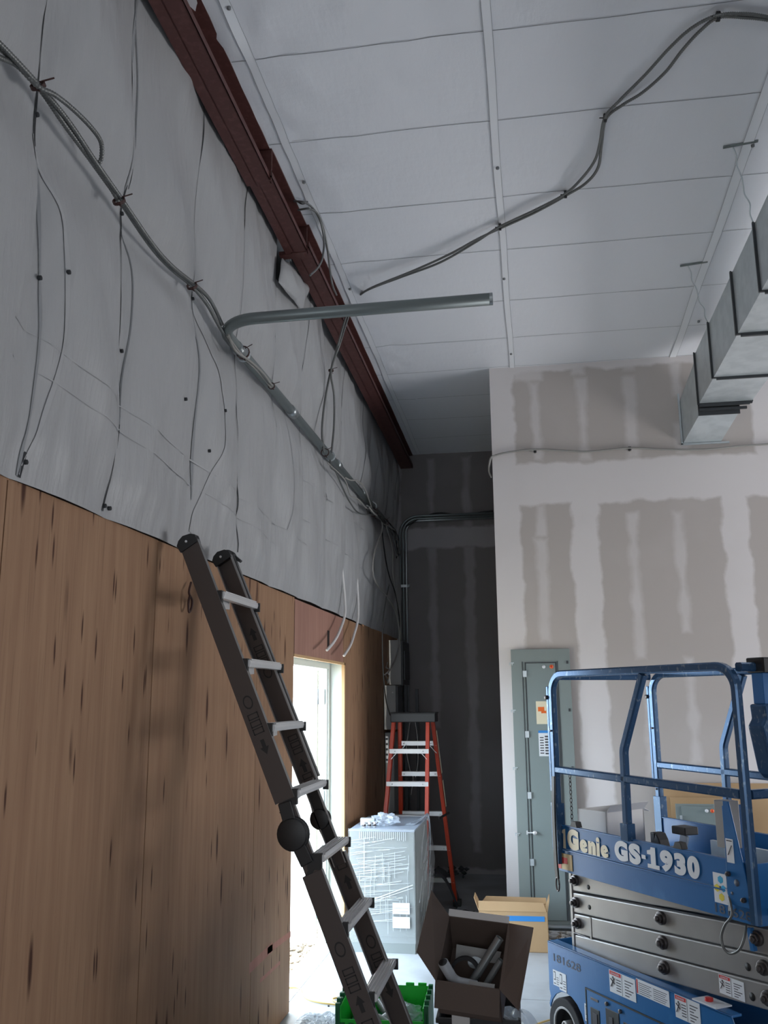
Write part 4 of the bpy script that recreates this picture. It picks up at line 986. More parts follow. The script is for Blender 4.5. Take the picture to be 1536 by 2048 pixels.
# decals on the chassis
def label(px0, py0, px1, py1, skew, kind='danger', v=-.0308, parent=lift):
    a = lf(px0, py0, v); b = lf(px1, py0 + skew, v); c = lf(px0, py1, v)
    wdt = b.x - a.x; ht = a.z - c.z; a.z -= 0
    global mb
    z1 = a.z; z0 = a.z - ht; y = v
    mb.box((a.x, y-.0012, z0), (a.x+wdt, y, z1))
    X = lambda f: a.x + wdt*f; Z = lambda f: z0 + ht*f
    if kind == 'danger':
        mb.box((X(.02), y-.0018, Z(.80)), (X(.46), y-.0012, Z(.97)), 1)
        mb.box((X(.49), y-.0018, Z(.03)), (X(.50), y-.0012, Z(.97)), 2)
        for k in range(5): mb.box((X(.27), y-.0018, Z(.15+.12*k)), (X(.45), y-.0012, Z(.19+.12*k)), 2); 
        for k in range(6): mb.box((X(.60), y-.0018, Z(.10+.13*k)), (X(.60+.08*(k%3+2)), y-.0012, Z(.14+.13*k)), 2)
        mb.bar((X(.06),y-.0015,Z(.25)),(X(.20),y-.0015,Z(.68)),.001,ht*.08,up=(0,1,0),m=2); mb.bar((X(.06),y-.0015,Z(.62)),(X(.22),y-.0015,Z(.42)),.001,ht*.08,up=(0,1,0),m=2)
        mb.box((X(.12),y-.0018,Z(.64)),(X(.17),y-.0012,Z(.74)),2)
    elif kind == 'text':
        mb.box((X(.01), y-.0018, Z(.05)), (X(.05), y-.0012, Z(.95)), 1)
        for k in range(6):
            mb.box((X(.08), y-.0018, Z(.10+.13*k)), (X(.42+.05*(k%2)), y-.0012, Z(.135+.13*k)), 2); mb.box((X(.53), y-.0018, Z(.10+.13*k)), (X(.88+.03*(k%3)), y-.0012, Z(.135+.13*k)), 2)
    elif kind == 'pictos':
        mb.box((X(.12),y-.0018,Z(.35)),(X(.42),y-.0012,Z(.9)),2); mb.box((X(.17),y-.0024,Z(.42)),(X(.37),y-.0018,Z(.84)),0); 
        for k in range(4): mb.box((X(.58),y-.0018,Z(.12+.14*k)),(X(.92),y-.0012,Z(.16+.14*k)),2)
        mb.box((X(.12),y-.0018,Z(.1)),(X(.42),y-.0012,Z(.16)),2)
    o = B_('safety_decal', [M['decal'], M['red'], M['ink']], parent, bevel=0)
    if kind == 'danger': put_text('DANGER', ht*.13, M['decal'], o, (X(.08), y-.0026, Z(.84)), width=wdt*.32, name='heading', ext=.0002)
    return o
label(1106,1938,1118,1968,6,'pictos'); label(1118,1943,1132,1978,6,'pictos')
label(1218,1938,1270,1981,19,'danger'); label(1272,1956,1338,1986,30,'text'); label(1349,1987,1399,2032,20,'danger'); label(1169,2006,1187,2040,8,'pictos')
a = lf(1107, 1916, -.0312); put_text('181628', .052, M['stencil'], lift, (a.x, -.0312, a.z-.012), dv_=(0,0,1), width=.235, name='stencil_number', bold=.0006, ext=.0004)
# folded scissor arms
def arm(u0, z0, u1, z1, v0, v1, h=.098, nm='scissor_arm'):
    global mb
    mb.bar((u0,(v0+v1)/2,z0),(u1,(v0+v1)/2,z1), abs(v1-v0), h, up=(0,0,1))
    return B_(nm, M['armgrey'], bevel=.006)
arms = []
SLP = .072
for k, zL in enumerate((.845,.738,.634,.530)):
    for v0, v1 in ((.045,.085),(.655,.695)):
        u0 = .035 if k < 2 or v0 > .3 else .03
        a_ = arm(u0, zL-.004, 1.40 if k > 0 else 1.30, zL-.004+SLP*(1.365), v0, v1)
        if v0 < .3: arms.append(a_)
# pivot pins
for k, (u_, z_) in enumerate(((.085,.851),(.082,.742),(.088,.640),(.74,.797),(.74,.692),(.74,.586),(1.31,.835),(1.33,.73),(1.34,.62))):
    r_ = .020 if k < 3 else .022
    mb.cyl((u_,.045,z_),(u_,.028,z_),r_*1.35,20); mb.cyl((u_,.028,z_),(u_,.014,z_),r_,6); mb.cyl((u_,.014,z_),(u_,.004,z_),r_*.55,12)
    B_('pivot_pin', M['steel'])
for u_, z_, r_ in ((.19,.835,.012),(.19,.738,.012),(1.24,.71,.016),(1.25,.60,.016)): mb.cyl((u_,.0448,z_),(u_,.0435,z_),r_,14); B_('arm_hole', M['deco'], bevel=0)
mb.box((.03,.04,.50),(.05,.70,.88)); B_('end_crossbar', M['armgrey'])
mb.box((.185,.042,.585),(.200,.046,.69)); mb.box((.035,.040,.585),(.185,.045,.588)); B_('arm_gusset', M['armgrey'])
label(1437,1947,1487,1984,13,'danger', v=.0445)
# emergency lowering plate on chassis corner
mb.box((.98,-.03,.525),(1.12,.06,.532)); mb.cyl((1.04,.01,.532),(1.04,.01,.545),.018,12,1); B_('beacon_plate', [M['decal'], M['red']])
# platform deck and side boards
zt_, zb_ = 1.130, .892
mb.box((.0,.012,.93),(LE,WD-.012,.965)); B_('deck', M['blue'])
mb.box((.0,.0,zb_),(LE,.012,1.005)); mb.box((.0,-.008,1.0),(LE,.010,1.006)); B_('side_beam', M['blue'])
mb.box((.0,.002,1.012),(LE,.010,zt_)); mb.box((.0,-.003,zt_-.006),(LE,.018,zt_)); mb.box((.0,-.002,1.008),(LE,.006,1.014)); B_('side_board', M['blue'])
mb.box((.0,WD-.012,zb_),(LE,WD,zt_)); mb.box((.0,WD-.018,zt_-.006),(LE,WD+.004,zt_)); B_('side_board', M['blue'])
mb.box((LE-.01,.0,zb_),(LE,WD,zt_)); B_('end_board', M['blue'])
mb.box((-.008,.0,.93),(.0,WD,.985)); B_('entry_sill', M['blue'])
# lettering
gx0, gx1, nx0, nx1 = lf(1146,1680).x, lf(1217,1690).x, lf(1230,1700).x, lf(1401,1735).x
def glyph(ch, u0, u1, z0, z1, m_, bold=.008, v=-.0025):
    me = text_mesh(ch, .12, .0006, bold); me.materials.clear(); me.materials.append(m_)
    xs = [q_.co.x for q_ in me.vertices]; ys_ = [q_.co.y for q_ in me.vertices]; x0, x1, y0, y1 = min(xs), max(xs), min(ys_), max(ys_)
    for q_ in me.vertices: q_.co = Vector((u0+(q_.co.x-x0)/(x1-x0)*(u1-u0), v-q_.co.z, z0+(q_.co.y-y0)/(y1-y0)*(z1-z0)))
    o = bpy.data.objects.new('letter', me); COL.objects.link(o); o.parent = lift; return o
for ch, u0, u1 in (('G',.482,.580),('S',.590,.672),('9',.808,.890),('3',.900,.972),('0',.982,1.056)): glyph(ch, u0, u1, 1.018, 1.112, M['decal'])
mb.box((.680,-.0031,1.052),(.708,-.0019,1.070)); B_('hyphen', M['decal'], bevel=0)
mb.prism([(.720,1.018),(.800,1.018),(.800,1.036),(.777,1.036),(.777,1.112),(.748,1.112),(.743,1.100),(.720,1.094),(.720,1.078),(.744,1.078),(.744,1.036),(.720,1.036)], 'y', -.0031, -.0019); B_('letter', M['decal'], bevel=0)
mb.prism([(.052,1.012),(.075,1.012),(.075,1.112),(.052,1.105),(.046,1.09),(.058,1.085)], 'y', -.0031, -.0019); B_('letter', M['decalcream'], bevel=0)
for ch, u0, u1, z1 in (('G',.092,.190,1.118),('e',.200,.262,1.078),('n',.270,.332,1.078),('i',.338,.364,1.105),('e',.372,.430,1.074)): glyph(ch, u0, u1, 1.014, z1, M['decalcream'], .009)
mb.box((.0,-.0045,.905),(.125,-.0,.985),0); mb.box((.04,-.0055,.935),(.085,-.0045,.965),1); mb.box((.0,-.0055,.905),(.03,-.0045,.985),1)
B_('worn_warning_decal', [M['gold'], M['red']], bevel=0)
a0 = 1.132
mb.box((a0,-.002,.945),(a0+.075,-.0005,1.065)); 
def hexa(cx, cz, r, m_): 
    mb.prism([(cx+r*cos(pi/6+k*pi/3), cz+r*sin(pi/6+k*pi/3)) for k in range(6)], 'y', -.003, -.002, m_)
hexa(a0+.042,1.04,.016,1); hexa(a0+.055,1.006,.014,1); hexa(a0+.02,1.004,.016,2); hexa(a0+.042,.970,.016,2); mb.box((a0+.03,-.003,.998),(a0+.044,-.002,1.014),3)
B_('inspection_sticker', [M['decal'],M['cyan'],M['yellow'],M['ink']], bevel=0)
put_text('181628', .050, M['stencil'], lift, (1.13,-.0012,.905), width=.20, name='stencil_number', bold=.0005, ext=.0005)
# guard rails
S = rsec(.038,.038,.007)
def tubep(P, nm, r=.07, parent=lift, sec=S, up=(0,1,0), m_='bluerail'):
    global mb
    mb.sweep(fillet(P, r, 8) if r else P, 0, sec=sec, up=up); return B_(nm, M[m_], parent, bevel=0)
ZR = 1.926
for v_ in (.0, WD):
    s_ = .02 if v_ == 0 else -.02
    vv = v_ + (-.004 if v_ == 0 else .004)
    tubep([(.018,vv,.93),(.018,vv,ZR),(LE-.01,vv,ZR+.0),(LE-.01,vv,.90)], 'guard_rail', .10)
    tubep([(.035,vv,1.415),(LE-.03,vv,1.40)], 'mid_rail', 0)
    bo = 0 if v_ == 0 else -.06
    tubep([(.775+bo,vv,ZR-.02),(.60+bo,vv,1.545),(.592+bo,vv,1.13)], 'brace', [.10])
    mb.box((-.018,vv-.018,1.30),(.0,vv+.018,1.86)); B_('gate_post', M['bluerail'])
    mb.cyl((-.012,vv-.03,1.80),(-.012,vv+.03,1.80),.012,10); mb.cyl((.017,vv-.026,1.62),(.017,vv-.02,1.62),.006,8); mb.cyl((.017,vv-.026,1.28),(.017,vv-.02,1.28),.006,8); B_('bolt', M['steel'])
    mb.box((-.012,vv-.024,1.0),(.046,vv+.024,1.24)); B_('rail_socket', M['bluerail'])
    mb.box((.565+bo,vv-.024,1.12),(.62+bo,vv+.024,1.20)); B_('rail_socket', M['bluerail'])
tubep([(.018,.02,ZR-.012),(.018,WD-.02,ZR-.012)], 'gate_rail', 0, up=(1,0,0))
tubep([(LE-.01,.02,ZR-.005),(LE-.01,WD-.02,ZR-.005)], 'end_rail', 0, up=(1,0,0))
tubep([(LE-.01,.02,1.40),(LE-.01,WD-.02,1.40)], 'end_rail', 0, up=(1,0,0))
# extension of the deck to the right
tubep([(LE+.01,WD-.05,ZR-.02),(LE+.55,WD-.05,ZR-.02),(LE+.55,WD-.05,1.0)], 'extension_rail', .08)
tubep([(LE+.01,WD-.05,1.40),(LE+.53,WD-.05,1.40)], 'extension_rail', 0)
mb.box((LE+.0,.05,.93),(LE+.55,WD-.05,.96)); mb.box((LE,WD-.065,.96),(LE+.55,WD-.05,1.12)); B_('extension_deck', M['blue'])
# control box hung on the end rail
mb.box((LE-.045,.10,ZR-.03),(LE+.05,.34,ZR+.035)); B_('control_box_lid', M['black'], bevel=.006)
mb.box((LE-.03,.11,ZR-.16),(LE+.03,.33,ZR-.03)); B_('control_box_bracket', M['blue'])
mb.prism([(.085,ZR-.16),(.36,ZR-.16),(.36,ZR-.40),(.13,ZR-.47),(.10,ZR-.44),(.075,ZR-.30),(.065,ZR-.25),(.09,ZR-.22)], 'x', LE-.035, LE+.045); B_('control_box', M['bluerail'], bevel=.01)
# folded gusset with white label at the right of the side board
mb.prism([(1.216,.955),(1.335,.955),(1.335,1.03),(1.262,1.365),(1.232,1.365)], 'y', -.012, -.004); mb.prism([(1.225,-.012),(1.235,-.012),(1.235,.10),(1.225,.10)], 'z', 1.11, 1.345)
B_('latch_gusset', M['blue'])
mb.box((1.165,.004,1.17),(1.24,.07,1.362)); B_('gate_catch', M['armgrey'])
mb.box((1.233,-.014,1.12),(1.273,-.012,1.215)); mb.box((1.238,-.015,1.205),(1.268,-.014,1.209),1); mb.bar((1.243,-.0145,1.15),(1.266,-.0145,1.19),.001,.006,up=(0,1,0),m=1); B_('pictogram_label', [M['decal'],M['ink']], bevel=0)
for u_, z_ in ((1.238,1.075),(1.312,.985)): mb.cyl((u_,-.012,z_),(u_,-.028,z_),.011,6); mb.cyl((u_,-.028,z_),(u_,-.034,z_),.006,10)
B_('bolt', M['steel'])
mb.cyl((1.275,-.0125,1.045),(1.275,-.0135,1.045),.014,12); B_('gusset_hole', M['stencil'], bevel=0)
mb.cyl((1.245,-.0125,1.0),(1.245,-.0135,1.0),.007,10); B_('gusset_hole', M['stencil'], bevel=0)
# small black clamps along the board top
for u_ in (.155, .93):
    mb.prism([(u_-.03,zt_),(u_+.03,zt_),(u_+.02,zt_+.028),(u_-.015,zt_+.028)], 'y', -.006, .03); B_('board_clamp', M['black'])
# lanyard with carabiner on the near left post
mb.sweep(spline([(.03,-.03,1.38),(.036,-.038,1.30),(.032,-.04,1.20),(.034,-.042,1.05),(.036,-.042,.93),(.04,-.04,.86)], 6), 0, sec=rsec(.030,.010,.003), up=(0,1,0)); ln = B_('lanyard_strap', M['black'], bevel=0)
mb.sweep([(.042+.014*cos(a), -.042, .832+.034*sin(a)) for a in [2*pi*k/20 for k in range(21)]], .0045, 8); B_('carabiner', M['steel'], ln, bevel=0)
# gate chain
for k in range(14):
    c = Vector((.055, .06, 1.40-.021*k)); ax = (1,0,0) if k % 2 else (0,1,0)
    mb.sweep([c + Vector(((0 if k%2 else .007*cos(a)), (.007*cos(a) if k%2 else 0), .013*sin(a))) for a in [2*pi*j/10 for j in range(11)]], .0024, 5)
B_('gate_chain', M['steel'], bevel=0)
# hanging hydraulic hose loop
cbp = [lf(1455,1780,.0),lf(1462,1812,-.02),lf(1463,1832,-.03),lf(1450,1850,-.03),lf(1443,1872,-.03),lf(1447,1895,-.03),lf(1460,1907,-.03),lf(1478,1900,-.03),lf(1488,1878,-.02),lf(1493,1850,.02)]
mb.sweep(spline(cbp, 8), .0055, 8); B_('hose_loop', M['mc'], bevel=0)
mb.sweep(spline([lf(1452,1778,-.008),lf(1458,1800,-.012),lf(1459,1822,-.012)],6), .004, 6); B_('hose_tie', M['decal'], bevel=0)
mb.bar(lf(1500,1855,.03), lf(1508,1902,.03), .022, .02, up=(0,1,0)); B_('support_strut', M['blue'])
# coil cord at right
cp = []
for k in range(120):
    t = k/120; a = t*2*pi*12; c = Vector((LE+.06, .18+.02*t, 1.20+.20*t)); cp.append(c + Vector((.018*cos(a), .018*sin(a), 0)))
mb.sweep(cp, .004, 6); B_('coil_cord', M['black'], bevel=0)

# things riding on the platform (each its own object)
def lw(u_, v_, z_): return LP + LU*u_ + LV*v_ + Vector((0,0,z_))
rz = math.atan2(LU.y, LU.x); DK = .9655
wb = empty('white_carton', lw(.06,.30,DK), rz+.18, 'open white carton standing on the lift platform behind the logo', 'carton')
mb = MB()
for (a,b_) in (((-.08,-.15,0),(.12,-.142,.235)),((-.08,.142,0),(.12,.15,.235)),((-.08,-.15,0),(-.072,.15,.235)),((.112,-.15,0),(.12,.15,.235)),((-.08,-.15,0),(.12,.15,.008))): mb.box(a,b_)
mb.build('carton_body', M['cardwhite'], wb)
mb = MB(); mb.slab((.12,-.15,.235),(.12,.15,.235),(.155,.15,.275),(.155,-.15,.275),.004); mb.build('flap', M['cardwhite'], wb)
mb = MB(); mb.slab((-.08,.15,.235),(.12,.15,.235),(.12,.20,.215),(-.08,.20,.215),.004); mb.build('flap', M['cardwhite'], wb)
for k, (u_, v_) in enumerate(((.72,.52),(.80,.50))):
    jr = empty('plastic_jar', lw(u_, v_, DK), 0, ['clear plastic jar on the lift platform, the left one','clear plastic jar with a dark patch on the lift platform, the right one'][k], 'jar')
    mb = MB(); mb.cyl((0,0,.001),(0,0,.15),.035,20); mb.cyl((0,0,.15),(0,0,.172),.035,20,0,.022); mb.build('jar_body', M['glasspl'], jr)
    mb = MB(); mb.cyl((0,0,.172),(0,0,.19),.024,16); mb.build('lid', M['clear'], jr)
    if k: mb = MB(); mb.ring((0,0,.05),(0,0,.11),.0362,.035,20); mb.build('label_band', M['elecdark'], jr)
br = empty('clamp_bracket', lw(.70,.12,zt_-.16), rz, 'black ratchet clamp fixed over the near side board of the lift', 'clamp')
mb = MB(); mb.box((-.05,-.04,-.004),(.16,.10,.012)); mb.box((-.06,-.03,.0),(-.03,.03,.19)); mb.prism([(-.06,.10),(-.02,.19),(.0,.16),(.02,.10)], 'y', -.03, .03); mb.build('clamp_body', M['black'], br, bevel=.004)
mb = MB(); arcp = [Vector((.03+.09*sin(a), .02, .20-.09*cos(a)+.0)) for a in [pi*.0+1.5*k/10 for k in range(11)]]
mb.sweep(arcp, 0, sec=rsec(.05,.012,.003), up=(0,1,0)); mb.build('curved_handle', M['galv'], br)
mb = MB(); mb.box((.08,-.02,.20),(.17,.06,.235)); mb.build('grip', M['black'], br, bevel=.004)
pt = empty('blue_tray', lw(.55,.40,DK), rz, 'scratched blue metal tray painted pale as glare, lying on the lift platform', 'tray')
mb = MB(); mb.box((.18,-.02,0),(.66,.0,.15)); mb.box((.18,-.02,0),(.66,.25,.01)); mb.build('tray_body', M['galv'], pt)  # pale zinc colour stands in for glare on the blue tray

# ------------------------------------------------------------ foreground boxes and floor things
def obox(o, w_, d_, h_, t, m_, name='box_body', inner=None):
    mb = MB()
    mb.box((-w_/2,-d_/2,0),(w_/2,d_/2,t)); mb.box((-w_/2,-d_/2,0),(w_/2,-d_/2+t,h_)); mb.box((-w_/2,d_/2-t,0),(w_/2,d_/2,h_)); mb.box((-w_/2,-d_/2,0),(-w_/2+t,d_/2,h_)); mb.box((w_/2-t,-d_/2,0),(w_/2,d_/2,h_))
    return mb.build(name, m_, o)
# lower black tote
bt = empty('black_tote', (-.33, 4.60, 0), .03, 'black plastic tote standing on the floor under the tilted brown carton', 'tote')
obox(bt, .36, .36, .37, .006, M['black'])
mb = MB(); mb.box((-.192,-.192,.36),(.192,-.176,.382)); mb.box((-.192,.176,.36),(.192,.192,.382)); mb.box((-.192,-.19,.36),(-.176,.19,.382)); mb.box((.176,-.19,.36),(.192,.19,.382)); mb.build('rim', M['black'], bt, bevel=.003)
o = mb = None
mb = MB(); n = 12; vs = []
for i in range(n+1):
    for j in range(n+1):
        x = .10+.17*i/n; y = -.18+.22*j/n; vs.append((x, y, .375 + .05*noise.noise(Vector((x*14,y*14,1))) - max(0,(x-.2))*1.2))
mb.add(vs, [(i*(n+1)+j,(i+1)*(n+1)+j,(i+1)*(n+1)+j+1,i*(n+1)+j+1) for i in range(n) for j in range(n)], 0, True)
bl = mb.build('plastic_liner', M['clear'], bt)
mb = MB(); mb.box((-.04,-.02,.0),(.04,.0,.05)); o = mb.build('white_card', M['cardwhite']); o.location = (-.40,4.40,.36); tag(o, 'small white card in the dark tote below the brown carton', 'card')
# tilted brown carton
P0 = Vector((-.335, 4.50, .505))
bc = empty('brown_carton', P0, 0, 'open brown carton tilted toward the viewer and filled with pipe scraps', 'carton')
bc.rotation_euler = (radians(38), radians(4), radians(-5))
obox(bc, .285, .34, .22, .005, [M['cardbrown']])
for ob in bc.children: ob.data.materials.append(M['carddark'])
mb = MB(); mb.slab((-.1425,-.17,.22),(-.1425,.17,.22),(-.225,.205,.335),(-.235,-.10,.30),.004); mb.build('left_flap', M['cardbrown'], bc)
mb = MB(); mb.slab((.1425,.17,.22),(.1425,-.17,.22),(.235,-.27,.245),(.265,.10,.30),.004); mb.build('right_flap', M['cardbrown'], bc)
mb = MB(); mb.slab((-.1425,.17,.22),(.1425,.17,.22),(.1425,.195,.238),(-.1425,.195,.238),.004); mb.build('back_flap', M['cardwhite'], bc)
mb = MB(); mb.slab((-.1425,-.17,.22),(.1425,-.17,.22),(.1425,-.235,.13),(-.1425,-.235,.13),-.004); mb.build('front_flap', M['cardbrown'], bc)
bpy.context.view_layer.update()
BM = Matrix.Translation(P0) @ bc.rotation_euler.to_matrix().to_4x4()
def incarton(name, m_, build, label_, cat, group=None):
    mb = MB(); build(mb); o = mb.build(name, m_)
    o.matrix_world = BM; return tag(o, label_, cat, group)
incarton('pipe_offcut', M['emt'], lambda m: m.ring((.00,-.06,.10),(.115,.06,.255),.019,.016,18), 'shiny steel pipe offcut sticking up at the right of the brown carton', 'pipe')
incarton('pipe_offcut', M['emt'], lambda m: m.ring((.045,-.10,.09),(.128,-.02,.215),.014,.012,18), 'thinner steel pipe offcut beside the shiny one in the brown carton', 'pipe')
incarton('pipe_elbow', M['pipewhite'], lambda m: m.sweep(fillet([(-.115,-.11,.265),(-.07,-.12,.16),(.03,-.12,.15)],.05,8), .024, 16), 'grey plastic pipe elbow poking out at the left of the brown carton', 'pipe')
incarton('pipe_elbow_mouth', M['black'], lambda m: m.cyl((-.1155,-.1099,.2665),(-.1158,-.1098,.2675),.020,16), 'dark open mouth of the plastic elbow in the brown carton', 'pipe')
incarton('tape_roll', M['rubber'], lambda m: m.ring((-.04,-.02,.10),(-.035,-.055,.135),.068,.054,28), 'dark roll standing on edge inside the brown carton', 'roll')
def fbx(m):
    m.box((.0,-.165,.14),(.115,-.135,.205)); m.box((.06,-.166,.178),(.11,-.165,.20),1); m.box((.005,-.166,.148),(.055,-.165,.172),1); m.box((.07,-.166,.145),(.11,-.165,.165),2)
incarton('fitting_box', [M['elecgrey'],M['decal'],M['ink']], fbx, 'small printed box of fittings at the front of the brown carton', 'box')
incarton('card_scrap', M['elecgrey'], lambda m: m.slab((-.10,.05,.08),(.10,.06,.08),(.11,.10,.11),(-.10,.10,.12),.003), 'grey scrap of card lying across the inside of the brown carton', 'card')
incarton('card_scrap', M['galv'], lambda m: m.prism([(.0+.035*cos(a), .02+.03*sin(a)) for a in [2*pi*k/14 for k in range(14)]], 'z', .115, .12), 'pale round scrap leaning behind the steel offcuts in the brown carton', 'scrap')

# green tote
gt = empty('green_tote', (-.835, 4.95, 0), .04, 'bright green plastic tote with open hinged lids on the floor', 'tote')
mb = MB(); W2, D2_, H2 = .42, .36, .30
def wallbox(a, b): mb.box(a, b)
wallbox((-W2/2,-D2_/2,0),(W2/2,D2_/2,.006)); wallbox((-W2/2,-D2_/2,0),(W2/2,-D2_/2+.006,H2-.06)); wallbox((-W2/2,D2_/2-.006,0),(W2/2,D2_/2,H2)); wallbox((-W2/2,-D2_/2,0),(-W2/2+.006,D2_/2,H2)); wallbox((W2/2-.006,-D2_/2,0),(W2/2,D2_/2,H2))
for k in range(6):
    x = -W2/2+.03+k*.066
    if k != 3: wallbox((x, D2_/2-.001, H2-.04), (x+.045, D2_/2+.012, H2+.012))
wallbox((.09,D2_/2-.014,.12),(.14,D2_/2-.006,.235)); wallbox((.095,D2_/2-.018,.05),(.10,D2_/2-.006,.12))
mb.build('tote_body', M['green'], gt, bevel=.002)
for s in (-1, 1):
    mb = MB(); x = s*(W2/2+.012)
    for k in range(8):
        y = -D2_/2 + k*.042; mb.box((x-.012, y, .10), (x+.012, y+.024, H2+.01 + .012*(k % 2))); 
    mb.box((x-.006,-D2_/2,.06),(x+.006,D2_/2,H2-.02)); mb.build('lid_flap', M['greendark'], gt, bevel=.002)
mb = MB(); mb.box((-W2/2,-D2_/2-.014,.16),(W2/2,-D2_/2,.21)); 
for k in range(9): mb.box((-W2/2+k*.045,-D2_/2-.016,.18),(-W2/2+k*.045+.025,-D2_/2+.004,.225))
mb.build('rim', M['greendark'], gt, bevel=.002)
G0 = Vector((-.835,4.95,0))
for k, (x, y, z, a, l, r_) in enumerate(((.04,.00,.215,.7,.13,.028),(-.03,.07,.22,2.2,.09,.020),(.08,.09,.205,1.4,.07,.02),(-.10,.02,.205,.3,.08,.022),(.0,-.07,.205,2.8,.07,.015))):
    mb = MB(); d = Vector((cos(a), sin(a), .35))*l/2; c = G0 + Vector((x,y,z)); mb.ring(c-d, c+d, r_, r_-.003, 18)
    tag(mb.build('pipe_coupling', M['pipewhite'] if k % 2 == 0 else M['emt']), ['largest grey pipe coupling lying in the green tote','short steel coupling at the back of the green tote','grey coupling in the middle rear of the green tote','steel coupling near the left end of the green tote','small grey coupling at the front of the green tote'][k], 'coupling')
mb = MB(); n = 12; nn = 20; vs = []
for i in range(n+1):
    for j in range(nn):
        th = pi*i/n; ph = 2*pi*j/nn; d = Vector((sin(th)*cos(ph), sin(th)*sin(ph), cos(th))); r_ = 1 + .4*noise.noise(d*2.1+Vector((5,0,0))) + .3*noise.noise(d*5)
        vs.append((d.x*.085*r_, d.y*.09*r_, d.z*.045*r_))
mb.add(vs, [(i*nn+j,i*nn+(j+1)%nn,(i+1)*nn+(j+1)%nn,(i+1)*nn+j) for i in range(n) for j in range(nn)])
o = mb.build('plastic_bag', M['clear']); o.location = G0 + Vector((.11,.0,.215)); tag(o, 'crumpled clear bag lying at the right end of the green tote', 'bag')
mb = MB(); mb.box((-.18,-.16,.007),(.18,.16,.18)); o = mb.build('packing_material', M['greendark']); o.location = G0; o.rotation_euler.z = .04; o.parent = None
tag(o, 'layer of dark green packing filling the lower half of the green tote', 'packing')
# tan carton with blue tape
tc_ = empty('tan_carton', (-.245, 7.15, 0), .03, 'tan open carton with a strip of blue tape at the partition corner', 'carton')
obox(tc_, .50, .26, .275, .005, M['cardboard'])
mb = MB(); mb.slab((-.25,-.13,.275),(.24,-.13,.275),(.22,-.115,.335),(-.25,-.115,.34),.004); mb.build('front_flap', M['cardboard'], tc_)
mb = MB(); mb.slab((-.24,.13,.275),(.25,.13,.275),(.25,.15,.315),(-.20,.15,.32),.004); mb.build('back_flap', M['cardboard'], tc_)
mb = MB(); mb.slab((-.25,-.13,.275),(-.25,.13,.275),(-.285,.12,.35),(-.285,-.10,.36),.004); mb.build('side_flap', M['cardboard'], tc_)
mb = MB(); mb.slab((.25,.13,.275),(.25,-.13,.275),(.265,-.12,.35),(.275,.12,.35),.004); mb.build('side_flap', M['cardboard'], tc_)
mb = MB(); mb.box((-.05,-.1325,.21),(.225,-.1302,.245)); mb.build('blue_tape', M['bluetape'], tc_)
mb = MB(); mb.slab((-.20,0,0),(.05,0,0),(.05,.10,.012),(-.20,.10,.012),.02); o = mb.build('plastic_channel', M['pipewhite']); o.location = (-.52,7.95,.002); tag(o, 'pale plastic channel lying on the floor left of the tan carton', 'channel')
# debris heap right of the tan carton
rr = random.Random(5)
mb = MB()
for k in range(40):
    c = Vector((.06+rr.uniform(-.05,.16), 7.22+rr.uniform(-.12,.12), .0)); s = rr.uniform(.015,.045); z = rr.uniform(.0,.06)
    vs = [(c.x+rr.uniform(.6,1)*s*a, c.y+rr.uniform(.6,1)*s*b, max(.001, z+s*.6+rr.uniform(.5,1)*s*.6*d)) for a, b, d in ((1,0,0),(-1,0,0),(0,1,0),(0,-1,0),(0,0,1),(0,0,-1))]
    mb.add(vs, [(0,2,4),(2,1,4),(1,3,4),(3,0,4),(2,0,5),(1,2,5),(3,1,5),(0,3,5)])
tag(mb.build('rubble', M['elecgrey']), 'small heap of grey rubble between the tan carton and the lift', 'rubble', kind='stuff')
mb = MB()
for k in range(30):
    c = Vector((-1.05+rr.uniform(-.28,.28), 9.74+rr.uniform(-.12,.1), 0)); s = rr.uniform(.02,.06); z = rr.uniform(0,.05)
    vs = [(c.x+rr.uniform(.4,1)*s*a, c.y+rr.uniform(.4,1)*s*b, max(.001, z+s*.6+rr.uniform(.3,1)*s*.8*d)) for a, b, d in ((1,0,0),(-1,0,0),(0,1,0),(0,-1,0),(0,0,1),(0,0,-1))]
    mb.add(vs, [(0,2,4),(2,1,4),(1,3,4),(3,0,4),(2,0,5),(1,2,5),(3,1,5),(0,3,5)])
tag(mb.build('rubbish_heap', M['elecdark']), 'dark heap of scraps on the floor against the recess wall', 'rubbish', kind='stuff')
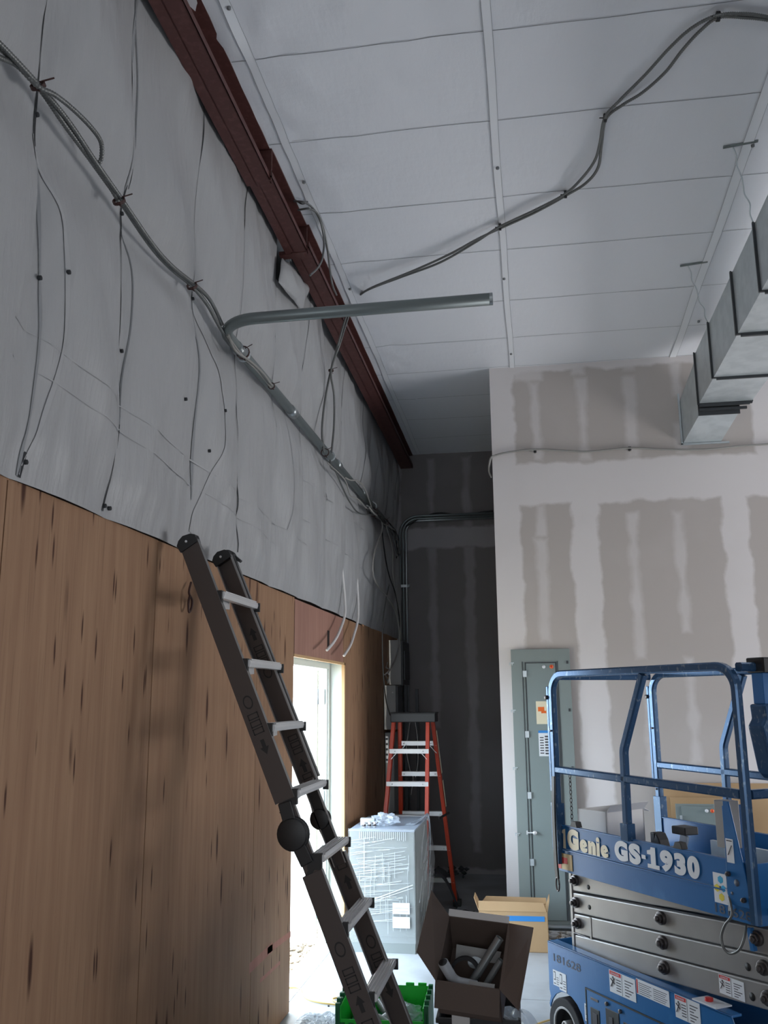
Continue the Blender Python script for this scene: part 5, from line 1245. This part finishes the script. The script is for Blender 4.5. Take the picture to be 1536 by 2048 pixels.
# curved metal sheet behind the cabinet
mb = MB(); vs = []; n = 14
for i in range(n+1):
    t = i/n; x = -.96 + .19*t**1.0; z = .30*(1-t**2.2)+.004
    for yy in (8.28, 8.50): vs.append((x, yy + .12*t - (.10 if yy < 8.4 else 0), z))
mb.add(vs, [(2*i,2*i+1,2*i+3,2*i+2) for i in range(n)], 0, True)
o = mb.build('bent_sheet', M['elecdark']); sm = o.modifiers.new('thickness','SOLIDIFY'); sm.thickness = .004
tag(o, 'dark bent sheet of metal on the floor behind the wrapped cabinet', 'sheet')
mb = MB(); mb.sweep(spline([(-.74,8.20,.006),(-.69,8.22,.012),(-.64,8.18,.008),(-.61,8.22,.006)],6), .004, 6); tag(mb.build('wire_scrap', M['black']), 'short dark wire scrap on the floor right of the stepladder foot', 'wire')
# yellow extension cord
ZF = .008
cord = [atz(px, py, ZF) for px, py in ((575,1975),(598,1976),(606,1990),(620,2000),(645,2006),(670,2009),(690,2012),(705,2004),(690,1995),(665,1998),(680,2008),(700,2016),(730,2022))]
tag(cable('extension_cable', cord, .0055, M['yellowcord']), 'yellow extension cord snaking over the floor by the doorway', 'cord')
cord = [atz(px, py, ZF) for px, py in ((1025,2085),(1050,2062),(1075,2048),(1100,2040),(1130,2034))]
tag(cable('extension_cable', cord, .0055, M['yellowcord']), 'yellow extension cord running toward the lift front wheel', 'cord')
# crumpled plastic on the floor at lower left
mb = MB(); n = 22; vs = []
for i in range(n+1):
    for j in range(n+1):
        x = -.17+.34*i/n; y = -.12+.24*j/n; e = max(0, 1-(x/.17)**4)*max(0, 1-(y/.12)**4)
        vs.append((x+.02*noise.noise(Vector((y*20,x*9,2))), y, .004 + e*.05*abs(noise.noise(Vector((x*22,y*26,0)))) + e*.01))
mb.add(vs, [(i*(n+1)+j,(i+1)*(n+1)+j,(i+1)*(n+1)+j+1,i*(n+1)+j+1) for i in range(n) for j in range(n)])
o = mb.build('plastic_sheet', M['clear']); p = atz(650, 2045, 0); o.location = (p.x, p.y, .0); tag(o, 'crumpled clear plastic on the floor left of the green tote', 'plastic')
mb = MB(); c = atz(688, 2030, .01); mb.sweep([c + Vector((.045*cos(a), .05*sin(a), .0)) for a in [2*pi*k/24 for k in range(25)]], .006, 8); tag(mb.build('cable_coil', M['black']), 'small dark coil of cable on the floor beside the green tote', 'cable')
for k, (px, py) in enumerate(((657,2013),(629,2033))):
    p = atz(px, py, 0); mb = MB(); mb.cyl((0,0,.0005),(0,0,.006),.006,8); o = mb.build('floor_screw', M['black']); o.location = p; tag(o, ['tiny dark screw on the floor beside the cord','tiny dark screw on the floor near the crumpled plastic'][k], 'screw')
